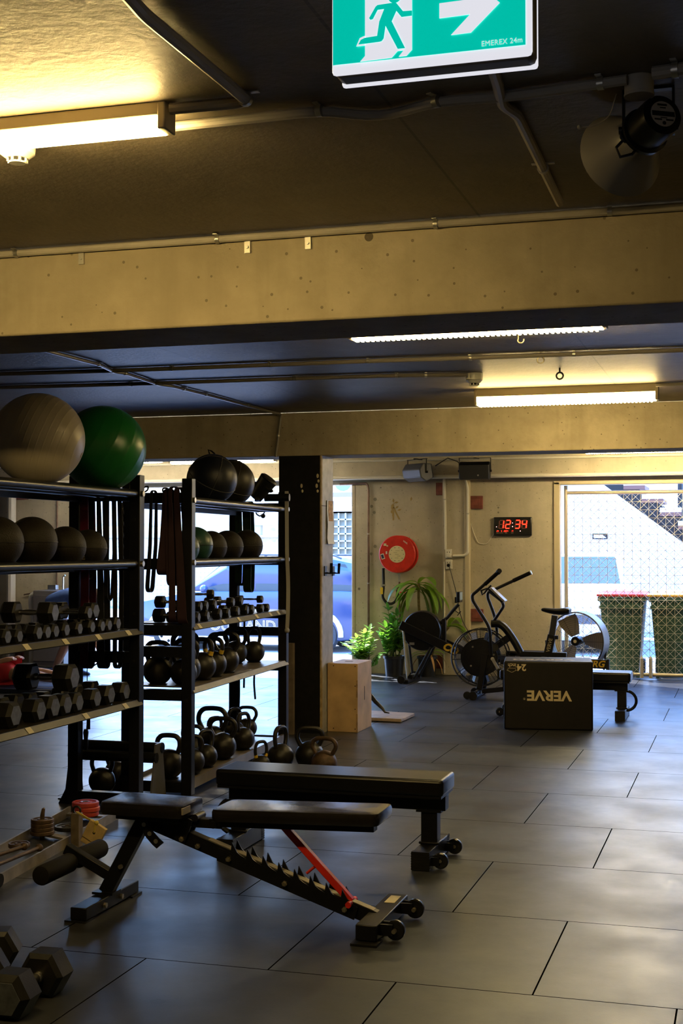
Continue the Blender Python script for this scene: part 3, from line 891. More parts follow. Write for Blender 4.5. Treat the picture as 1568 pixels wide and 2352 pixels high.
MB().cyl((0, 0, -.050), (0, 0, -.044), .037, n=28).build('lid', m_pvc, r)
# hooks
c = oz(1285, 845, CEIL)
r = thing('ceiling_eye_hook', 'steel eye hook in the ceiling above the far batten light', 'hook', c)
MB().tube(arc((0, 0, -.052), .022, 0, 2 * pi, 20)[:-1], .006, 8, closed=True).build('ring', m_iron, r)
MB().cyl((0, 0, -.03), (0, 0, 0), .006, n=8).build('shank', m_iron, r)
c = oz(1241, 810, CEIL)
r = thing('ceiling_eye_hook', 'steel eye hook beside the dark conduit on the ceiling', 'hook', c)
MB().tube(arc((0, 0, -.045), .02, 0, 2 * pi, 20)[:-1], .005, 8, closed=True).build('ring', m_bolt, r)
MB().cyl((0, 0, -.028), (0, 0, 0), .005, n=8).build('shank', m_bolt, r)
c = oz(1190, 762, CEIL)
r = thing('ceiling_hook', 'open brass hook hanging just below the big beam', 'hook', c)
MB().tube([(0, 0, 0), (0, 0, -.03)] + arc((0.014, 0, -.045), .016, pi * .9, 2.1 * pi, 10), .005, 8).build('hook_body', m_bolt, r)

# horn loudspeaker ----------------------------------------------------------
hc = oz(1478, 205, CEIL)
r = thing('ceiling_horn_loudspeaker', 'grey horn loudspeaker with a black driver hung from the ceiling', 'loudspeaker', hc)
HY = hc.y
mouth = oy(1440, 345, HY + .02); back = oy(1505, 262, HY - .05)
mouth = V((mouth.x, HY + .08, mouth.z)); back = V((back.x, HY - .09, back.z))
# axis from driver back to mouth (points away from the camera, down and towards -x)
mouth = oy(1424, 358, HY + .12); back = oy(1522, 262, HY - .07)
ax = (mouth - back).normalized()
q = ax.to_track_quat('Z', 'Y').to_matrix().to_4x4()
T = M.Translation(back) @ q
Lh = (mouth - back).length
m_horn = mat('grey_horn', (0.36, 0.33, 0.27), 0.35)
prof = [(.052, Lh * .42), (.058, Lh * .55), (.072, Lh * .68), (.092, Lh * .82), (.110, Lh * .95), (.116, Lh), (.112, Lh), (.106, Lh * .95), (.088, Lh * .82), (.068, Lh * .68)]
wpart('horn', MB().lathe(prof, 40, T, caps=False), m_horn, r)
wpart('driver', MB().lathe([(.036, 0), (.052, .004), (.054, .02), (.054, .085), (.062, .088), (.062, .10), (.04, .12), (.03, Lh * .5)], 32, T), m_satin, r)
lp = wpart('label_plate', MB().lathe([(.034, -.002), (.034, .001)], 28, T), mat('label_grey', (0.45, 0.42, 0.38), 0.6), r)
lb = MB()
Tl = T @ M.Rotation(radians(180), 4, 'X') @ M.Rotation(radians(0), 4, 'Z')
# readable directions on the label: find up within the disc
xd = (Tl.to_3x3() @ V((1, 0, 0))); 
upv = Z - ax * Z.dot(ax); upv.normalize(); rt = (-ax).cross(upv) * -1
nrm = -ax
rt = upv.cross(nrm).normalized()
Bm = M((rt, upv, nrm)).transposed().to_4x4(); Bm.translation = back + nrm * .0022
for (x, y, w_, h_) in ((0, -.0, .062, .013), (-.001, .024, .026, .005), (0, .016, .016, .003), (0, -.011, .018, .002), (-.016, -.016, .02, .004), (.016, -.016, .02, .004)):
    lb.box((x - w_ / 2, y - h_ / 2, 0), (x + w_ / 2, y + h_ / 2, .0008), mtx=Bm)
lb.cyl(Bm @ V((0, -.025, 0)), Bm @ V((0, -.025, .0008)), .005, n=12)
wpart('label_print', lb, m_hole, r)
bp_ = MB()
pv = back + ax * .075
for s in (-1, 1):
    x = pv.x + s * .062
    bp_.bar((x, HY, CEIL), (x, pv.y, pv.z - .02), .006, .022, up=(0, 1, 0))
    bp_.cyl((x - .012, pv.y, pv.z), (x + .012, pv.y, pv.z), .010, n=12)
bp_.box((pv.x - .065, HY - .012, CEIL - .006), (pv.x + .065, HY + .012, CEIL))
wpart('bracket', bp_, m_black, r)
cc = oy(1442, 310, HY - .02)
wpart('cable_coil', MB().tube([cc + V((.018 * cos(t * .7), .004 * sin(t), .018 * sin(t * .7))) for t in range(22)], .004, 6).tube([cc, cc + V((-.03, 0, -.03)), cc + V((-.02, 0, -.055)), cc + V((.01, .0, -.05)), cc + V((.03, .02, -.02))], .004, 6), m_satin, r)
wp = [oz(1415, 215, CEIL - .004), oy(1400, 268, HY), oy(1365, 290, HY), oy(1330, 292, HY)]
tag(MB().tube(bend(wp, .04), .0016, 6).ball(wp[-1], .006, 10, 6).build('loose_wire', m_label, origin=wp[0]), 'thin pale wire dangling beside the horn loudspeaker', 'wire')

# ================================================================ WALL ITEMS (street wall)
# fire hose reel
hc = oy(912, 1273, WY - .22)
r = thing('fire_hose_reel', 'red wall-mounted fire hose reel with a cream centre label', 'hose reel', (hc.x, WY, hc.z))
R0 = .235
for nm, y0, y1 in (('front_disc', -.235, -.205), ('back_disc', -.075, -.05)):
    MB().lathe([(R0 * .3, 0), (R0 * .96, 0), (R0, -.008), (R0, -(y1 - y0) + .004), (R0 * .97, -(y1 - y0)), (R0 * .3, -(y1 - y0))], 48, M.Translation((0, y0, 0)) @ M.Rotation(pi / 2, 4, 'X')).build(nm, m_red, r)
MB().cyl((0, -.205, 0), (0, -.075, 0), R0 * .86, n=40).build('hose_coil', m_black, r)
MB().cyl((0, -.05, 0), (0, 0, 0), .06, n=20).build('wall_mount', m_black, r)
MB().cyl((0, -.24, 0), (0, -.233, 0), .106, n=36).build('centre_label', mat('cream_label', (0.72, 0.66, 0.40), 0.5), r)
pr_ = MB()
for k in range(10):
    a = 2 * pi * k / 10
    pr_.cbox((cos(a) * .085, -.2405, sin(a) * .085), (.02 if k % 2 else .012, .001, .008))
for k in range(5):
    pr_.cbox((RND.uniform(-.03, .03), -.2405, -.045 + k * .022), (RND.uniform(.03, .06), .001, .004))
pr_.build('label_print', mat('grey_print', (0.25, 0.25, 0.14), 0.6), r)
MB().cbox((-.155, -.236, .12), (.035, .003, .03), mtx=None).cbox((-.125, -.236, .105), (.02, .003, .018)).build('sticker', m_label, r)
MB().cbox((-.185, -.236, .03), (.045, .003, .07), mtx=M.Rotation(radians(-18), 4, 'Y')).cbox((-.135, -.236, .02), (.018, .003, .035)).build('sticker', m_white, r)
MB().cbox((-.185, -.2375, .03), (.03, .002, .05), mtx=M.Rotation(radians(-18), 4, 'Y')).build('sticker_print', mat('navy_print', (0.03, 0.03, 0.10), 0.6), r)
wr = MB()
for k in range(6):
    wr.cbox((.085 + k * .009, -.236, .165 - k * .006), (.005, .002, .018 + .006 * (k % 2)))
wr.build('handwriting', m_white, r)
hp = [oy(a, b, WY - .12) - V((hc.x, WY, hc.z)) for a, b in ((880, 1305), (881, 1345), (878, 1372), (886, 1384), (897, 1388), (908, 1382), (913, 1370), (912, 1355))]
MB().tube(bend(hp, .05), .017, 10).build('hose', m_rubber, r)
tp = oy(880, 1344, WY - .12) - V((hc.x, WY, hc.z))
MB().cbox(tp, (.05, .05, .022)).build('hose_clamp', m_steel, r)
tg = oy(876, 1357, WY - .15) - V((hc.x, WY, hc.z))
MB().cbox(tg, (.034, .006, .085)).build('yellow_tag', m_yellow, r)
vp = [oy(a, b, WY - .05) - V((hc.x, WY, hc.z)) for a, b in ((917, 1318), (917, 1345), (912, 1352), (915, 1368), (918, 1400), (918, 1500))]
MB().tube(bend(vp, .03), .012, 8).build('supply_pipe', m_copper, r)
MB().cyl(vp[0], vp[0] + V((0, 0, -.1)), .014, n=10).build('riser', m_steel, r)
MB().cbox(vp[1], (.04, .04, .03)).build('valve', m_steel, r)
MB().cbox(vp[3] + V((.05, 0, .04)), (.07, .012, .014)).build('valve_lever', m_red, r)

# digital clock
c = oy(1177, 1209, WY - .03)
r = thing('digital_clock', 'black LED wall clock showing 12:34 in red digits', 'clock', (c.x, WY, c.z), radians(0))
cw, ch = .235, .115
MB().box((-cw, -.04, -ch), (cw, 0, ch)).build('case', m_satin, r, bevel=.008)
m_led = mat('lit_red_led', (1, .05, .02), 0.4, emit=2.2, ecol=(1, .035, .015))
m_ledoff = mat('unlit_led', (0.16, 0.06, 0.045), 0.5)
SEG = {'1': 'bc', '2': 'abged', '3': 'abgcd', '4': 'fgbc', '0': 'abcdef', '5': 'afgcd', '7': 'abc', '8': 'abcdefg', '6': 'afgedc'}
def seven(ch_, x, z, w_, h_, t, on, off):
    pos = {'a': (0, h_ / 2, 1), 'g': (0, 0, 1), 'd': (0, -h_ / 2, 1), 'f': (-w_ / 2, h_ / 4, 0), 'b': (w_ / 2, h_ / 4, 0), 'e': (-w_ / 2, -h_ / 4, 0), 'c': (w_ / 2, -h_ / 4, 0)}
    for k, (a, b, hz) in pos.items():
        tgt = on if k in SEG[ch_] else off
        if tgt is None: continue
        sh = b * .12
        if hz: tgt.cbox((x + a + sh, -.042, z + b), (w_ - t * .6, .005, t))
        else:
            tgt.bar((x + a + sh - h_ * .026, -.042, z + b - h_ / 4 + t * .3), (x + a + sh + h_ * .026, -.042, z + b + h_ / 4 - t * .3), t, .005, up=(0, 1, 0))
on, off = MB(), MB()
for ch_, x in (('1', -.139), ('2', -.057), ('3', .063), ('4', .146)):
    seven(ch_, x, .025, .054, .098, .014, on, off)
off.build('unlit_segments', m_ledoff, r)
o1 = MB()
for k, (ch_, x) in enumerate(zip('12 34', (-.139, -.057, 0, .063, .146))):
    if ch_ == ' ': continue
    d = MB(); seven(ch_, x, .025, .054, .098, .014, d, None)
    d.build('digit', m_led, r)
sm = MB()
for s_, x in (('24', -.185), ('5', -.137), ('2024', -.082), ('17', -.005)):
    for i, c_ in enumerate(s_):
        seven(c_ if c_ in SEG else '8', x + i * .014 - len(s_) * .007 + .007, -.058, .008, .017, .003, sm, None)
sm.build('date_digits', m_led, r)
dt = MB()
for x, z, q_ in ((0, .042, .005), (0, -.003, .006), (.095, -.058, .006), (-.2, -.005, .005)):
    dt.cyl((x, -.043, z), (x, -.038, z), q_, n=10)
dt.build('colon_dots', mat('pink_led', (1, .5, .5), .4, emit=2.5, ecol=(1, .45, .45)), r)
ct = MB()
for s_, x in (('DATE', -.185), ('MONTH', -.140), ('YEAR', -.082), ('TEMP', -.005)):
    ct.merge(text_mb(s_, .013, .0004), M.Translation((x, -.0405, -.082)) @ ROTX)
ct.build('captions', m_label, r)
lead = [oy(a, b, WY - .012) for a, b in ((1136, 1222), (1120, 1247), (1114, 1250), (1098, 1248), (1088, 1225), (1080, 1200))]
tag(MB().tube(bend(lead, .03), .004, 6).build('clock_lead', m_white, origin=lead[0]), 'thin white lead running from the digital clock to the pilaster', 'cable')

# outlets, conduits on the pilaster
def outlet(label, px, py, plug):
    c = oy(px, py, WY - .08)
    r = thing('power_outlet', label, 'power outlet', (c.x, WY - .07, c.z))
    MB().box((-.042, -.03, -.058), (.042, 0, .058)).build('face_plate', m_white, r, bevel=.006)
    s = MB()
    for a in (-1, 1):
        s.cbox((a * .014, -.0305, .02), (.006, .002, .018))
    s.cbox((0, -.0305, -.01), (.005, .002, .014))
    s.build('socket_slots', m_hole, r)
    if plug: MB().cyl((0, -.055, -.012), (0, -.028, -.012), .02, n=14).build('plug', m_satin, r)
    else: MB().cbox((.015, -.055, -.02), (.05, .05, .05)).build('plug', m_white, r, bevel=.006)
outlet('upper cream power outlet with a white plug on the pilaster', 1030, 1272, False)
outlet('lower cream power outlet with a black plug on the pilaster', 1031, 1296, True)
P = [oy(a, b, WY - .10) for a, b in ((1031, 1299), (1049, 1366), (1058, 1420), (1092, 1480))]
tag(MB().tube(bend(P, .1), .005, 6).build('power_cable', m_satin, origin=P[0]), 'black power cord hanging from the lower outlet behind the rowing machine', 'cord')
conduit('white conduit dropping down the wall between the two speakers to the outlets', [oy(a, b, WY - .09) for a, b in ((1020, 1062), (1020, 1098), (1022, 1180), (1023, 1262))], .016, m_whitepipe, [(1, .6)], name='wall_conduit')
conduit('white conduit looping from the black speaker down to the outlet', [oy(a, b, WY - .10) for a, b in ((1068, 1100), (1074, 1120), (1074, 1270), (1066, 1276), (1040, 1277))], .016, m_whitepipe, [(1, .4)], name='wall_conduit', rb=.06)
conduit('thin white conduit running to the floor beside the rowing machine', [oy(a, b, WY - .085) for a, b in ((1020, 1290), (1020, 1420), (1020, 1546))], .01, m_whitepipe, name='wall_conduit')
conduit('aged copper pipe bending down the wall beside the street opening', [oy(a, b, WY - .03) for a, b in ((780, 1112), (842, 1110), (846, 1120), (846, 1475), (846, 1546))], .014, m_copper, [(2, .3), (2, .62)], name='copper_pipe', rb=.06)
# red-brown square cover plates
m_plate = mat('red_oxide_plate', (0.20, 0.055, 0.04), 0.6, var=.3, vs=14)
for i, (px, py, wpx, hpx, lb_) in enumerate(((1010, 1123, 18, 28, 'narrow red oxide plate high on the wall beside the white conduit'), (1092, 1154, 32, 29, 'square red oxide plate on the wall below the black speaker'), (1093, 1413, 33, 28, 'square red oxide plate low on the wall behind the air bike handle'), (1012, 1520, 22, 30, 'red oxide plate near the floor behind the potted plant'), (50, 1136, 34, 24, 'red oxide plate high on the wall beside the downpipe at the frame edge'), (42, 1504, 28, 26, 'red oxide plate low on the wall beside the downpipe at the frame edge'))):
    c = oy(px, py, WY - .02)
    k = wpx / 2 * 17.2 / 3100; h = hpx / 2 * 17.2 / 3100
    r = thing('cover_plate', lb_, 'plate', (c.x, WY, c.z), 0, 'red oxide wall plates')
    MB().box((-k, -.03, -h), (k, 0, h)).build('plate_body', m_plate, r, bevel=.004)
    MB().box((-k * .6, -.036, -h * .5), (k * .6, -.03, h * .5)).build('raised_panel', m_plate, r, bevel=.003)

# wall speakers
def wall_speaker(label, px, py, tw, face, brk):
    c = oy(px, py, WY - .42)
    r = thing('wall_speaker', label, 'speaker', c)
    rot = M.Rotation(radians(tw), 4, 'Z') @ M.Rotation(radians(brk), 4, 'X')
    body = [(-.11, -.085), (.11, -.085), (.13, .0), (.05, .09), (-.05, .09), (-.13, .0)]
    # wedge: front face wide, back narrow; extruded along x
    prof = [(-.085, -.09), (.03, -.115), (.10, -.05), (.10, .05), (.03, .115), (-.085, .09)]
    mt = rot @ M(((0, 0, 1, 0), (1, 0, 0, 0), (0, 1, 0, 0), (0, 0, 0, 1)))
    MB().prism(prof, -.185, .185, mt).build('cabinet', face, r, bevel=.012)
    MB().box((-.178, -.097, -.086), (.178, -.084, .086), mtx=rot).build('grille', m_spk, r, bevel=.006)
    zt_ = CEIL - c.z - .02
    b = MB()
    for s in (-1, 1):
        e = rot @ V((s * .192, .01, 0))
        b.bar((e.x, e.y, e.z), (e.x, e.y, .16), .006, .03, up=(0, 1, 0))
        b.cyl((e.x - s * .02, e.y, e.z), (e.x + s * .012, e.y, e.z), .014, n=10)
    e0 = rot @ V((-.195, .01, 0)); e1 = rot @ V((.195, .01, 0))
    b.bar((e0.x, e0.y, .16), (e1.x, e1.y, .16), .03, .006)
    b.bar(((e0.x + e1.x) / 2, e0.y, .16), ((e0.x + e1.x) / 2, .25, .17), .03, .012)
    b.build('bracket', m_black, r)
    MB().cyl(rot @ V((.05, -.1, -.04)), rot @ V((.05, -.096, -.04)), .01, n=10).build('badge', m_steel, r)
m_spk = mat('speaker_grille_cloth', (0.02, 0.02, 0.021), 0.7)
m_spkgrey = mat('grey_speaker_case', (0.10, 0.105, 0.12), 0.45)
wall_speaker('grey wall speaker angled down beside the white conduit', 959, 1085, 140, m_spkgrey, -12)
wall_speaker('black wall speaker with its grille facing the gym', 1090, 1082, 4, m_black, 10)
tag(MB().tube([oy(1000, 1070, WY - .4), oy(1015, 1060, WY - .25), oy(1028, 1052, WY - .2), oy(1050, 1060, WY - .3), oy(1056, 1066, WY - .4)], .006, 6).build('speaker_cable', m_satin, origin=oy(1028, 1052, WY - .2)), 'black cable strung between the two wall speakers', 'cable')

# painted sprig, stains on the wall
sp = MB()
def wq(px, py): return oy(px, py, WY - .003)
st_ = [((903, 1195), (903, 1178), (899, 1165)), ((917, 1193), (909, 1178), (903, 1165)), ((903, 1168), (902, 1158), (910, 1153))]
for a in st_:
    sp.ribbon([wq(*p) for p in a], (1, 0, .3), .02, .003)
for (px, py, a) in ((903, 1150, 90), (910, 1154, 10), (911, 1165, 40), (917, 1171, 20), (899, 1176, 110), (902, 1183, 80), (900, 1162, 70), (944, 1146, 80)):
    c = wq(px, py); t = radians(a)
    sp.prism([(c.x + cos(t + k) * .028 * (1.0 if j % 2 == 0 else .45), c.z + sin(t + k) * .028 * (1.0 if j % 2 == 0 else .45)) for j, k in enumerate((0, pi / 2, pi, 3 * pi / 2))], -(WY - .001), -(WY - .004), ROTX)
tag(sp.build('painted_sprig', mat('faded_ochre_paint', (0.36, 0.26, 0.09), 0.8), origin=wq(905, 1170)), 'faded ochre leafy sprig painted on the wall above the hose reel', 'wall marking')
o = MB()
for px, py, rr in ((861, 1147, .022), (853, 1163, .02), (859, 1177, .02), (861, 1255, .022), (852, 1272, .018), (1144, 1166, .012), (1144, 1177, .012), (874, 1120, .01), (886, 1385, .012)):
    c = wq(px, py)
    o.cyl((c.x, WY - .003, c.z), (c.x, WY + .01, c.z), rr, n=12)
struct('wall_stain', o, mat('grey_damp_stain', (0.22, 0.21, 0.16), 0.9), None)

# west wall end (seen past the left rack): downpipe, thin conduit, bench unit
c0 = oy(27, 1100, WY - .12); 
conduit('thick cream downpipe on the wall at the frame edge beside the street opening', [V((c0.x, WY - .12, 2.45)), V((c0.x, WY - .12, .02))], .062, m_whitepipe, name='downpipe', rb=.02)
c0 = oy(131, 1200, WY - .03)
conduit('thin brown conduit down the wall behind the medicine balls', [V((c0.x, WY - .03, 2.40)), V((c0.x, WY - .03, 1.03)), oy(55, 1366, WY - .03)], .010, m_copper, name='wall_conduit', rb=.03)
r = thing('equipment_cabinet', 'grey low cabinet with a white gooseneck pipe against the wall behind the bending person', 'cabinet', (oy(120, 1500, 16.3).x, 16.35, 0))
MB().box((-.20, -.22, 0), (.26, .22, 1.02)).build('carcass', mat('grey_cabinet', (0.16, 0.15, 0.14), 0.6), r, bevel=.01)
MB().box((-.19, -.235, .08), (.25, -.22, .96)).build('door', mat('grey_cabinet_door', (0.13, 0.12, 0.115), 0.6), r, bevel=.005)
MB().tube(bend([(-.27, -.12, .0), (-.27, -.12, .35), (-.22, -.12, .5), (-.28, -.12, .8), (-.28, -.12, .95), (-.2, -.12, .97)], .08), .04, 10).build('gooseneck_pipe', m_whitepipe, r)
MB().tube([(.13, 0, 1.02), (.13, 0, 1.2), (.16, 0, 1.22)], .012, 8).cbox((-.02, 0, 1.06), (.12, .08, .06)).build('tap', m_chrome, r)
# pillar fittings on its grey side face
PXF = -3.50
p = ox(757, 1205, PXF)
r = thing('hanging_notice', 'curling torn paper strip stuck high on the grey side of the pillar', 'paper', p)
MB().ribbon([(.006, 0, .21), (.004, 0, .12), (.012, 0, .0), (.006, 0, -.12), (.016, 0, -.17)], (0, 1, 0), .19, .002).build('sheet', m_white, r)
MB().ribbon([(.008, 0, .208), (.0065, 0, .12), (.0135, 0, .03)], (0, 1, 0), .12, .002).build('rusty_print', mat('rust_stain_print', (0.50, 0.30, 0.12), 0.7, var=.6, vs=30), r)
for px, lb_ in ((747, 'black hook on the pillar side beside the painted front edge'), (765, 'black hook on the pillar side nearer the street')):
    p = ox(px, 1308, PXF)
    r = thing('wall_hook', lb_, 'hook', p, 0, 'pillar hooks')
    MB().box((-.002, -.03, -.055), (.006, .03, .03)).build('back_plate', m_black, r)
    k = MB()
    for s in (-1, 1):
        k.tube([(.004, s * .018, -.03), (.05, s * .018, -.035), (.055, s * .018, .055)], .008, 6)
    k.build('prong', m_black, r)
# ================================================================ STORAGE RACKS
# local frame: x across (aisle side at +x), y along, z up; origin at the far aisle-side corner on the floor
RL = 2.22
RD = .485
def make_rack(name, label, loc, rz, rows, bottom, stickers):
    r = thing(name, label, 'storage rack', loc, rz, 'storage racks')
    pw = .07
    for (x, y) in ((-pw / 2, -pw / 2), (-RD + pw / 2, -pw / 2), (-pw / 2, -RL + pw / 2), (-RD + pw / 2, -RL + pw / 2)):
        o = MB().box((x - pw / 2, y - pw / 2, 0), (x + pw / 2, y + pw / 2, 2.045)).build('post', m_black, r, bevel=.004)
        for k in range(6):
            MB().cyl((x, y - pw / 2 - .001, .32 + k * .29), (x, y - pw / 2 + .001, .32 + k * .29), .009, n=10).build('bolt_hole', m_hole, o)
    for y in (-pw / 2, -RL + pw / 2):
        for z in (1.92, 1.49, 1.06, .92, .64, .05):
            if z == .92 and not stickers: pass
            MB().box((-RD + pw, y - .03, z - .035), (-pw, y + .03, z + .035)).build('cross_bar', m_black, r, bevel=.003)
        for x, sx_ in ((-RD, -1),):
            MB().prism([(x, 0), (x - .07, 0), (x, .13)], y - .02, y + .02, M(((1, 0, 0, 0), (0, 0, 1, 0), (0, 1, 0, 0), (0, 0, 0, 1)))).build('gusset_foot', m_black, r)
    for i, (z, kind) in enumerate(rows):
        if kind == 'ball':
            for x in (-.035, -.235, -RD + .07):
                if x < -.3 : continue
                MB().cyl((x, -RL + (.04 if x > -.1 else .125), z), (x, -.04 if x > -.1 else -.09, z), .026, n=16).build('shelf_tube', m_satin, r)
            MB().box((-RD + .07, -RL + .125, z - .05), (-RD + .10, -.09, z - .01)).build('rear_rail', m_black, r)
            for y in (-pw / 2, -RL + pw / 2):
                MB().cyl((0, y, z), (.012, y, z), .018, n=10).build('bolt', m_bolt, r)
        else:
            tr = MB().box((-RD + .03, -RL + .125, z - .012), (-.01, -.09, z))
            tr.prism([(-.012, 0), (.012, -.034), (.006, -.040), (-.02, -.004)], -RL + .03, -.03, M(((1, 0, 0, 0), (0, 0, 1, 0), (0, 1, 0, z), (0, 0, 0, 1))))
            t = tr.build('shelf_tray', m_tray if kind == 'tray' else m_trayflat, r)
            if kind == 'tray':
                for k, (yy, ww) in enumerate(stickers[i]):
                    s = MB()
                    n = V((.034, 0, .024)).normalized()
                    a = V((-.009, yy, z - .003)); b = V((.011, yy, z - .032))
                    s.add([a + n * .001 + V((0, -ww, 0)), a + n * .001 + V((0, ww, 0)), b + n * .001 + V((0, ww + .01, 0)), b + n * .001 + V((0, -ww + .01, 0)),
                           a + n * .002 + V((0, -ww, 0)), a + n * .002 + V((0, ww, 0)), b + n * .002 + V((0, ww + .01, 0)), b + n * .002 + V((0, -ww + .01, 0))],
                          [(3, 2, 1, 0), (4, 5, 6, 7), (0, 1, 5, 4), (1, 2, 6, 5), (2, 3, 7, 6), (3, 0, 4, 7)])
                    s.build('weight_sticker', m_label, t)
    if bottom:
        MB().box((-RD + .06, -RL + .125, .06), (-.03, -.09, .075)).build('shelf_tray', m_trayflat, r)
        for x in (-.02, -RD + .05):
            MB().box((x - .012, -RL + .05, .035), (x + .012, -.05, .10)).build('bottom_rail', m_trayflat, r)
    return r
m_tray = mat('dark_tray', (0.022, 0.018, 0.014), 0.4, var=.25, vs=9)
m_trayflat = mat('tan_grey_tray', (0.13, 0.11, 0.085), 0.4, var=.25, vs=9)
R1X, R1Y = -3.575, 7.67
R1RZ = 0.0
ST1 = {2: [], 3: []}
for i, (z, pts) in ((2, (1.095, ((60, 1480), (149, 1466), (225, 1456), (294, 1444)))), (3, (.66, ((66, 1672), (196, 1638), (287, 1612))))):
    for px, py in pts:
        p = ox(px, py, R1X); ST1[i].append((p.y - R1Y, .027))
make_rack('storage_rack', 'tall black storage rack nearer the camera carrying two large exercise balls', (R1X, R1Y, 0), 0, [(1.93, 'ball'), (1.497, 'ball'), (1.10, 'tray'), (.665, 'tray')], False, ST1)
R2A, R2B = V((-3.432, 8.08, 0)), V((-3.552, 10.36, 0))
R2RZ = atan2(-(R2A.x - R2B.x), (R2B - R2A).length) * -1
R2RZ = atan2((R2A.x - R2B.x), (R2B.y - R2A.y))
RL = (R2B - R2A).length
M2 = M.Translation(R2B) @ M.Rotation(R2RZ, 4, 'Z')
M2i = M2.inverted()
def face2(px, py, dx=0.0):
    """point of the second rack's aisle face plane (shifted dx across) seen at a pixel"""
    d = ray(px, py); o = V((0, 0, CAMH))
    n = (M2.to_3x3() @ V((1, 0, 0))); p0 = M2 @ V((dx, 0, 0))
    t = n.dot(p0 - o) / n.dot(d)
    return o + d * t
ST2 = {2: [], 3: []}
for px, py in ((457, 1423), (513, 1416), (548, 1412), (589, 1407), (620, 1402), (638, 1399)):
    ST2[2].append(((M2i @ face2(px, py)).y, .026))
make_rack('storage_rack', 'tall black storage rack beside the pillar carrying wall balls and kettlebells', R2B, R2RZ, [(1.905, 'ball'), (1.50, 'ball'), (1.10, 'tray'), (.69, 'flat')], True, ST2)

# ---------------------------------------------------------------- dumbbells
def hexring(x, r):
    return [(x, r * cos(pi / 3 * k), r * sin(pi / 3 * k)) for k in range(6)]
def db_parts(root, r, hw, hl):
    for s in (-1, 1):
        a = hl / 2
        h = MB().loft([hexring(s * (a), r * .80), hexring(s * (a + hw * .12), r), hexring(s * (a + hw * .82), r), hexring(s * (a + hw), r * .74)])
        hd = h.build('head', m_rubber, root, ang=20)
        MB().loft([hexring(s * (a + hw - .001), r * .72), hexring(s * (a + hw + .0015), r * .70)]).build('end_face', m_hexend, hd, ang=20)
    g = MB().lathe([(r * .24, -hl / 2), (r * .24, -hl / 2 + .012), (r * .19, -hl / 2 + .02), (r * .235, -hl * .15), (r * .245, 0), (r * .235, hl * .15), (r * .19, hl / 2 - .02), (r * .24, hl / 2 - .012), (r * .24, hl / 2)], 16, M.Rotation(pi / 2, 4, 'Y'))
    g.build('handle', m_chrome, root)
DBS = {}
def dumbbell(label, r, c, rz, group, tilt=0.0, hl=.115):
    """hex dumbbell lying on a flat; c = centre"""
    key = (round(r, 3), hl)
    hw = r * 1.35
    if key not in DBS:
        t = thing('hex_dumbbell', label, 'dumbbell', c, rz, group)
        db_parts(t, r, hw, hl)
        DBS[key] = t
    else:
        t = dup(DBS[key], c, rz, label, group)
    t.rotation_euler = (tilt, 0, rz)
    return t
def total(r, hl=.115): return hl + 2 * r * 1.35
def row(specs, facefn, rz, zt, labelf, group, M_=None, upz=None):
    """specs: list of (px, py, r). the outer end face is seen at the pixel; standing on the tray at zt (z taken from the photo when upz)"""
    items = []
    for px, py, r in specs:
        p = facefn(px, py)
        items.append([p, r])
    items.sort(key=lambda a: a[0].y)
    if upz is None:
        for _ in range(60):
            for a, b in zip(items, items[1:]):
                need = (a[1] + b[1]) * 1.005
                dy = b[0].y - a[0].y
                if dy < need:
                    e = (need - dy) / 2
                    a[0].y -= e; b[0].y += e
    n = len(items)
    for i, (p, r) in enumerate(items):
        z = zt + r * .866 + .001 if upz is None else zt + upz + r * .866
        d = V((cos(rz), sin(rz), 0))
        c = V((p.x, p.y, z)) - d * (total(r) / 2)
        if M_ is not None:
            # snap onto the face line of the rotated rack
            pass
        dumbbell(labelf(n - 1 - i, n), r, c, rz, group)
f1 = lambda px, py: ox(px, py, R1X - .035)
G1, G2 = 'dumbbells on the upper tray of the exercise ball rack', 'dumbbells on the lower tray of the exercise ball rack'
row([(18.5, 1456, .046), (46, 1455, .042), (90.5, 1449, .047), (112, 1449, .045), (128, 1445, .045), (154, 1442, .045), (184, 1440, .043), (213, 1434, .044), (236, 1431, .042), (252, 1430, .042), (272, 1423, .045)], f1, 0, 1.10,
    lambda i, n: f'black hex dumbbell, {ORD[i]} from the far post, bottom row, upper tray, exercise ball rack', G1)
row([(37, 1645, .077), (95, 1634, .071), (128, 1623, .072), (155, 1614, .068), (183, 1607, .064), (224, 1595, .064), (256, 1586, .066), (291, 1579, .065)], f1, 0, .665,
    lambda i, n: f'large black hex dumbbell, {ORD[i]} from the far post, lower tray, exercise ball rack', G2)
def single(label, px, py, r, face, rz, grp, z=None, hl=.115):
    p = face(px, py)
    c = V((p.x, p.y, p.z if z is None else z)) - V((cos(rz), sin(rz), 0)) * (total(r, hl) / 2)
    return dumbbell(label, r, c, rz, grp, hl=hl)
Z1 = 1.10 + .046 * 1.75 + .004
single('black hex dumbbell lying across the top of the dumbbells, nearer the frame edge, upper tray', 127, 1402, .066, f1, .08, G1, 1.10 + .047 * 1.732 + .066 * .866 + .004, hl=.125)
single('black hex dumbbell lying on top, its bright handle beneath the blue shirt', 221, 1394, .054, f1, -.03, G1, 1.10 + .046 * 1.732 + .054 * .866 + .004, hl=.125)
single('small black hex dumbbell on top of the bottom row near the far post, upper tray', 206, 1422, .044, f1, .0, G1, 1.10 + .046 * 1.732 + .044 * .866 + .004)
single('largest black hex dumbbell lying across the top of the lower tray row', 172, 1556, .084, f1, .05, G2, .665 + .072 * 1.732 + .084 * .866 + .006, hl=.13)

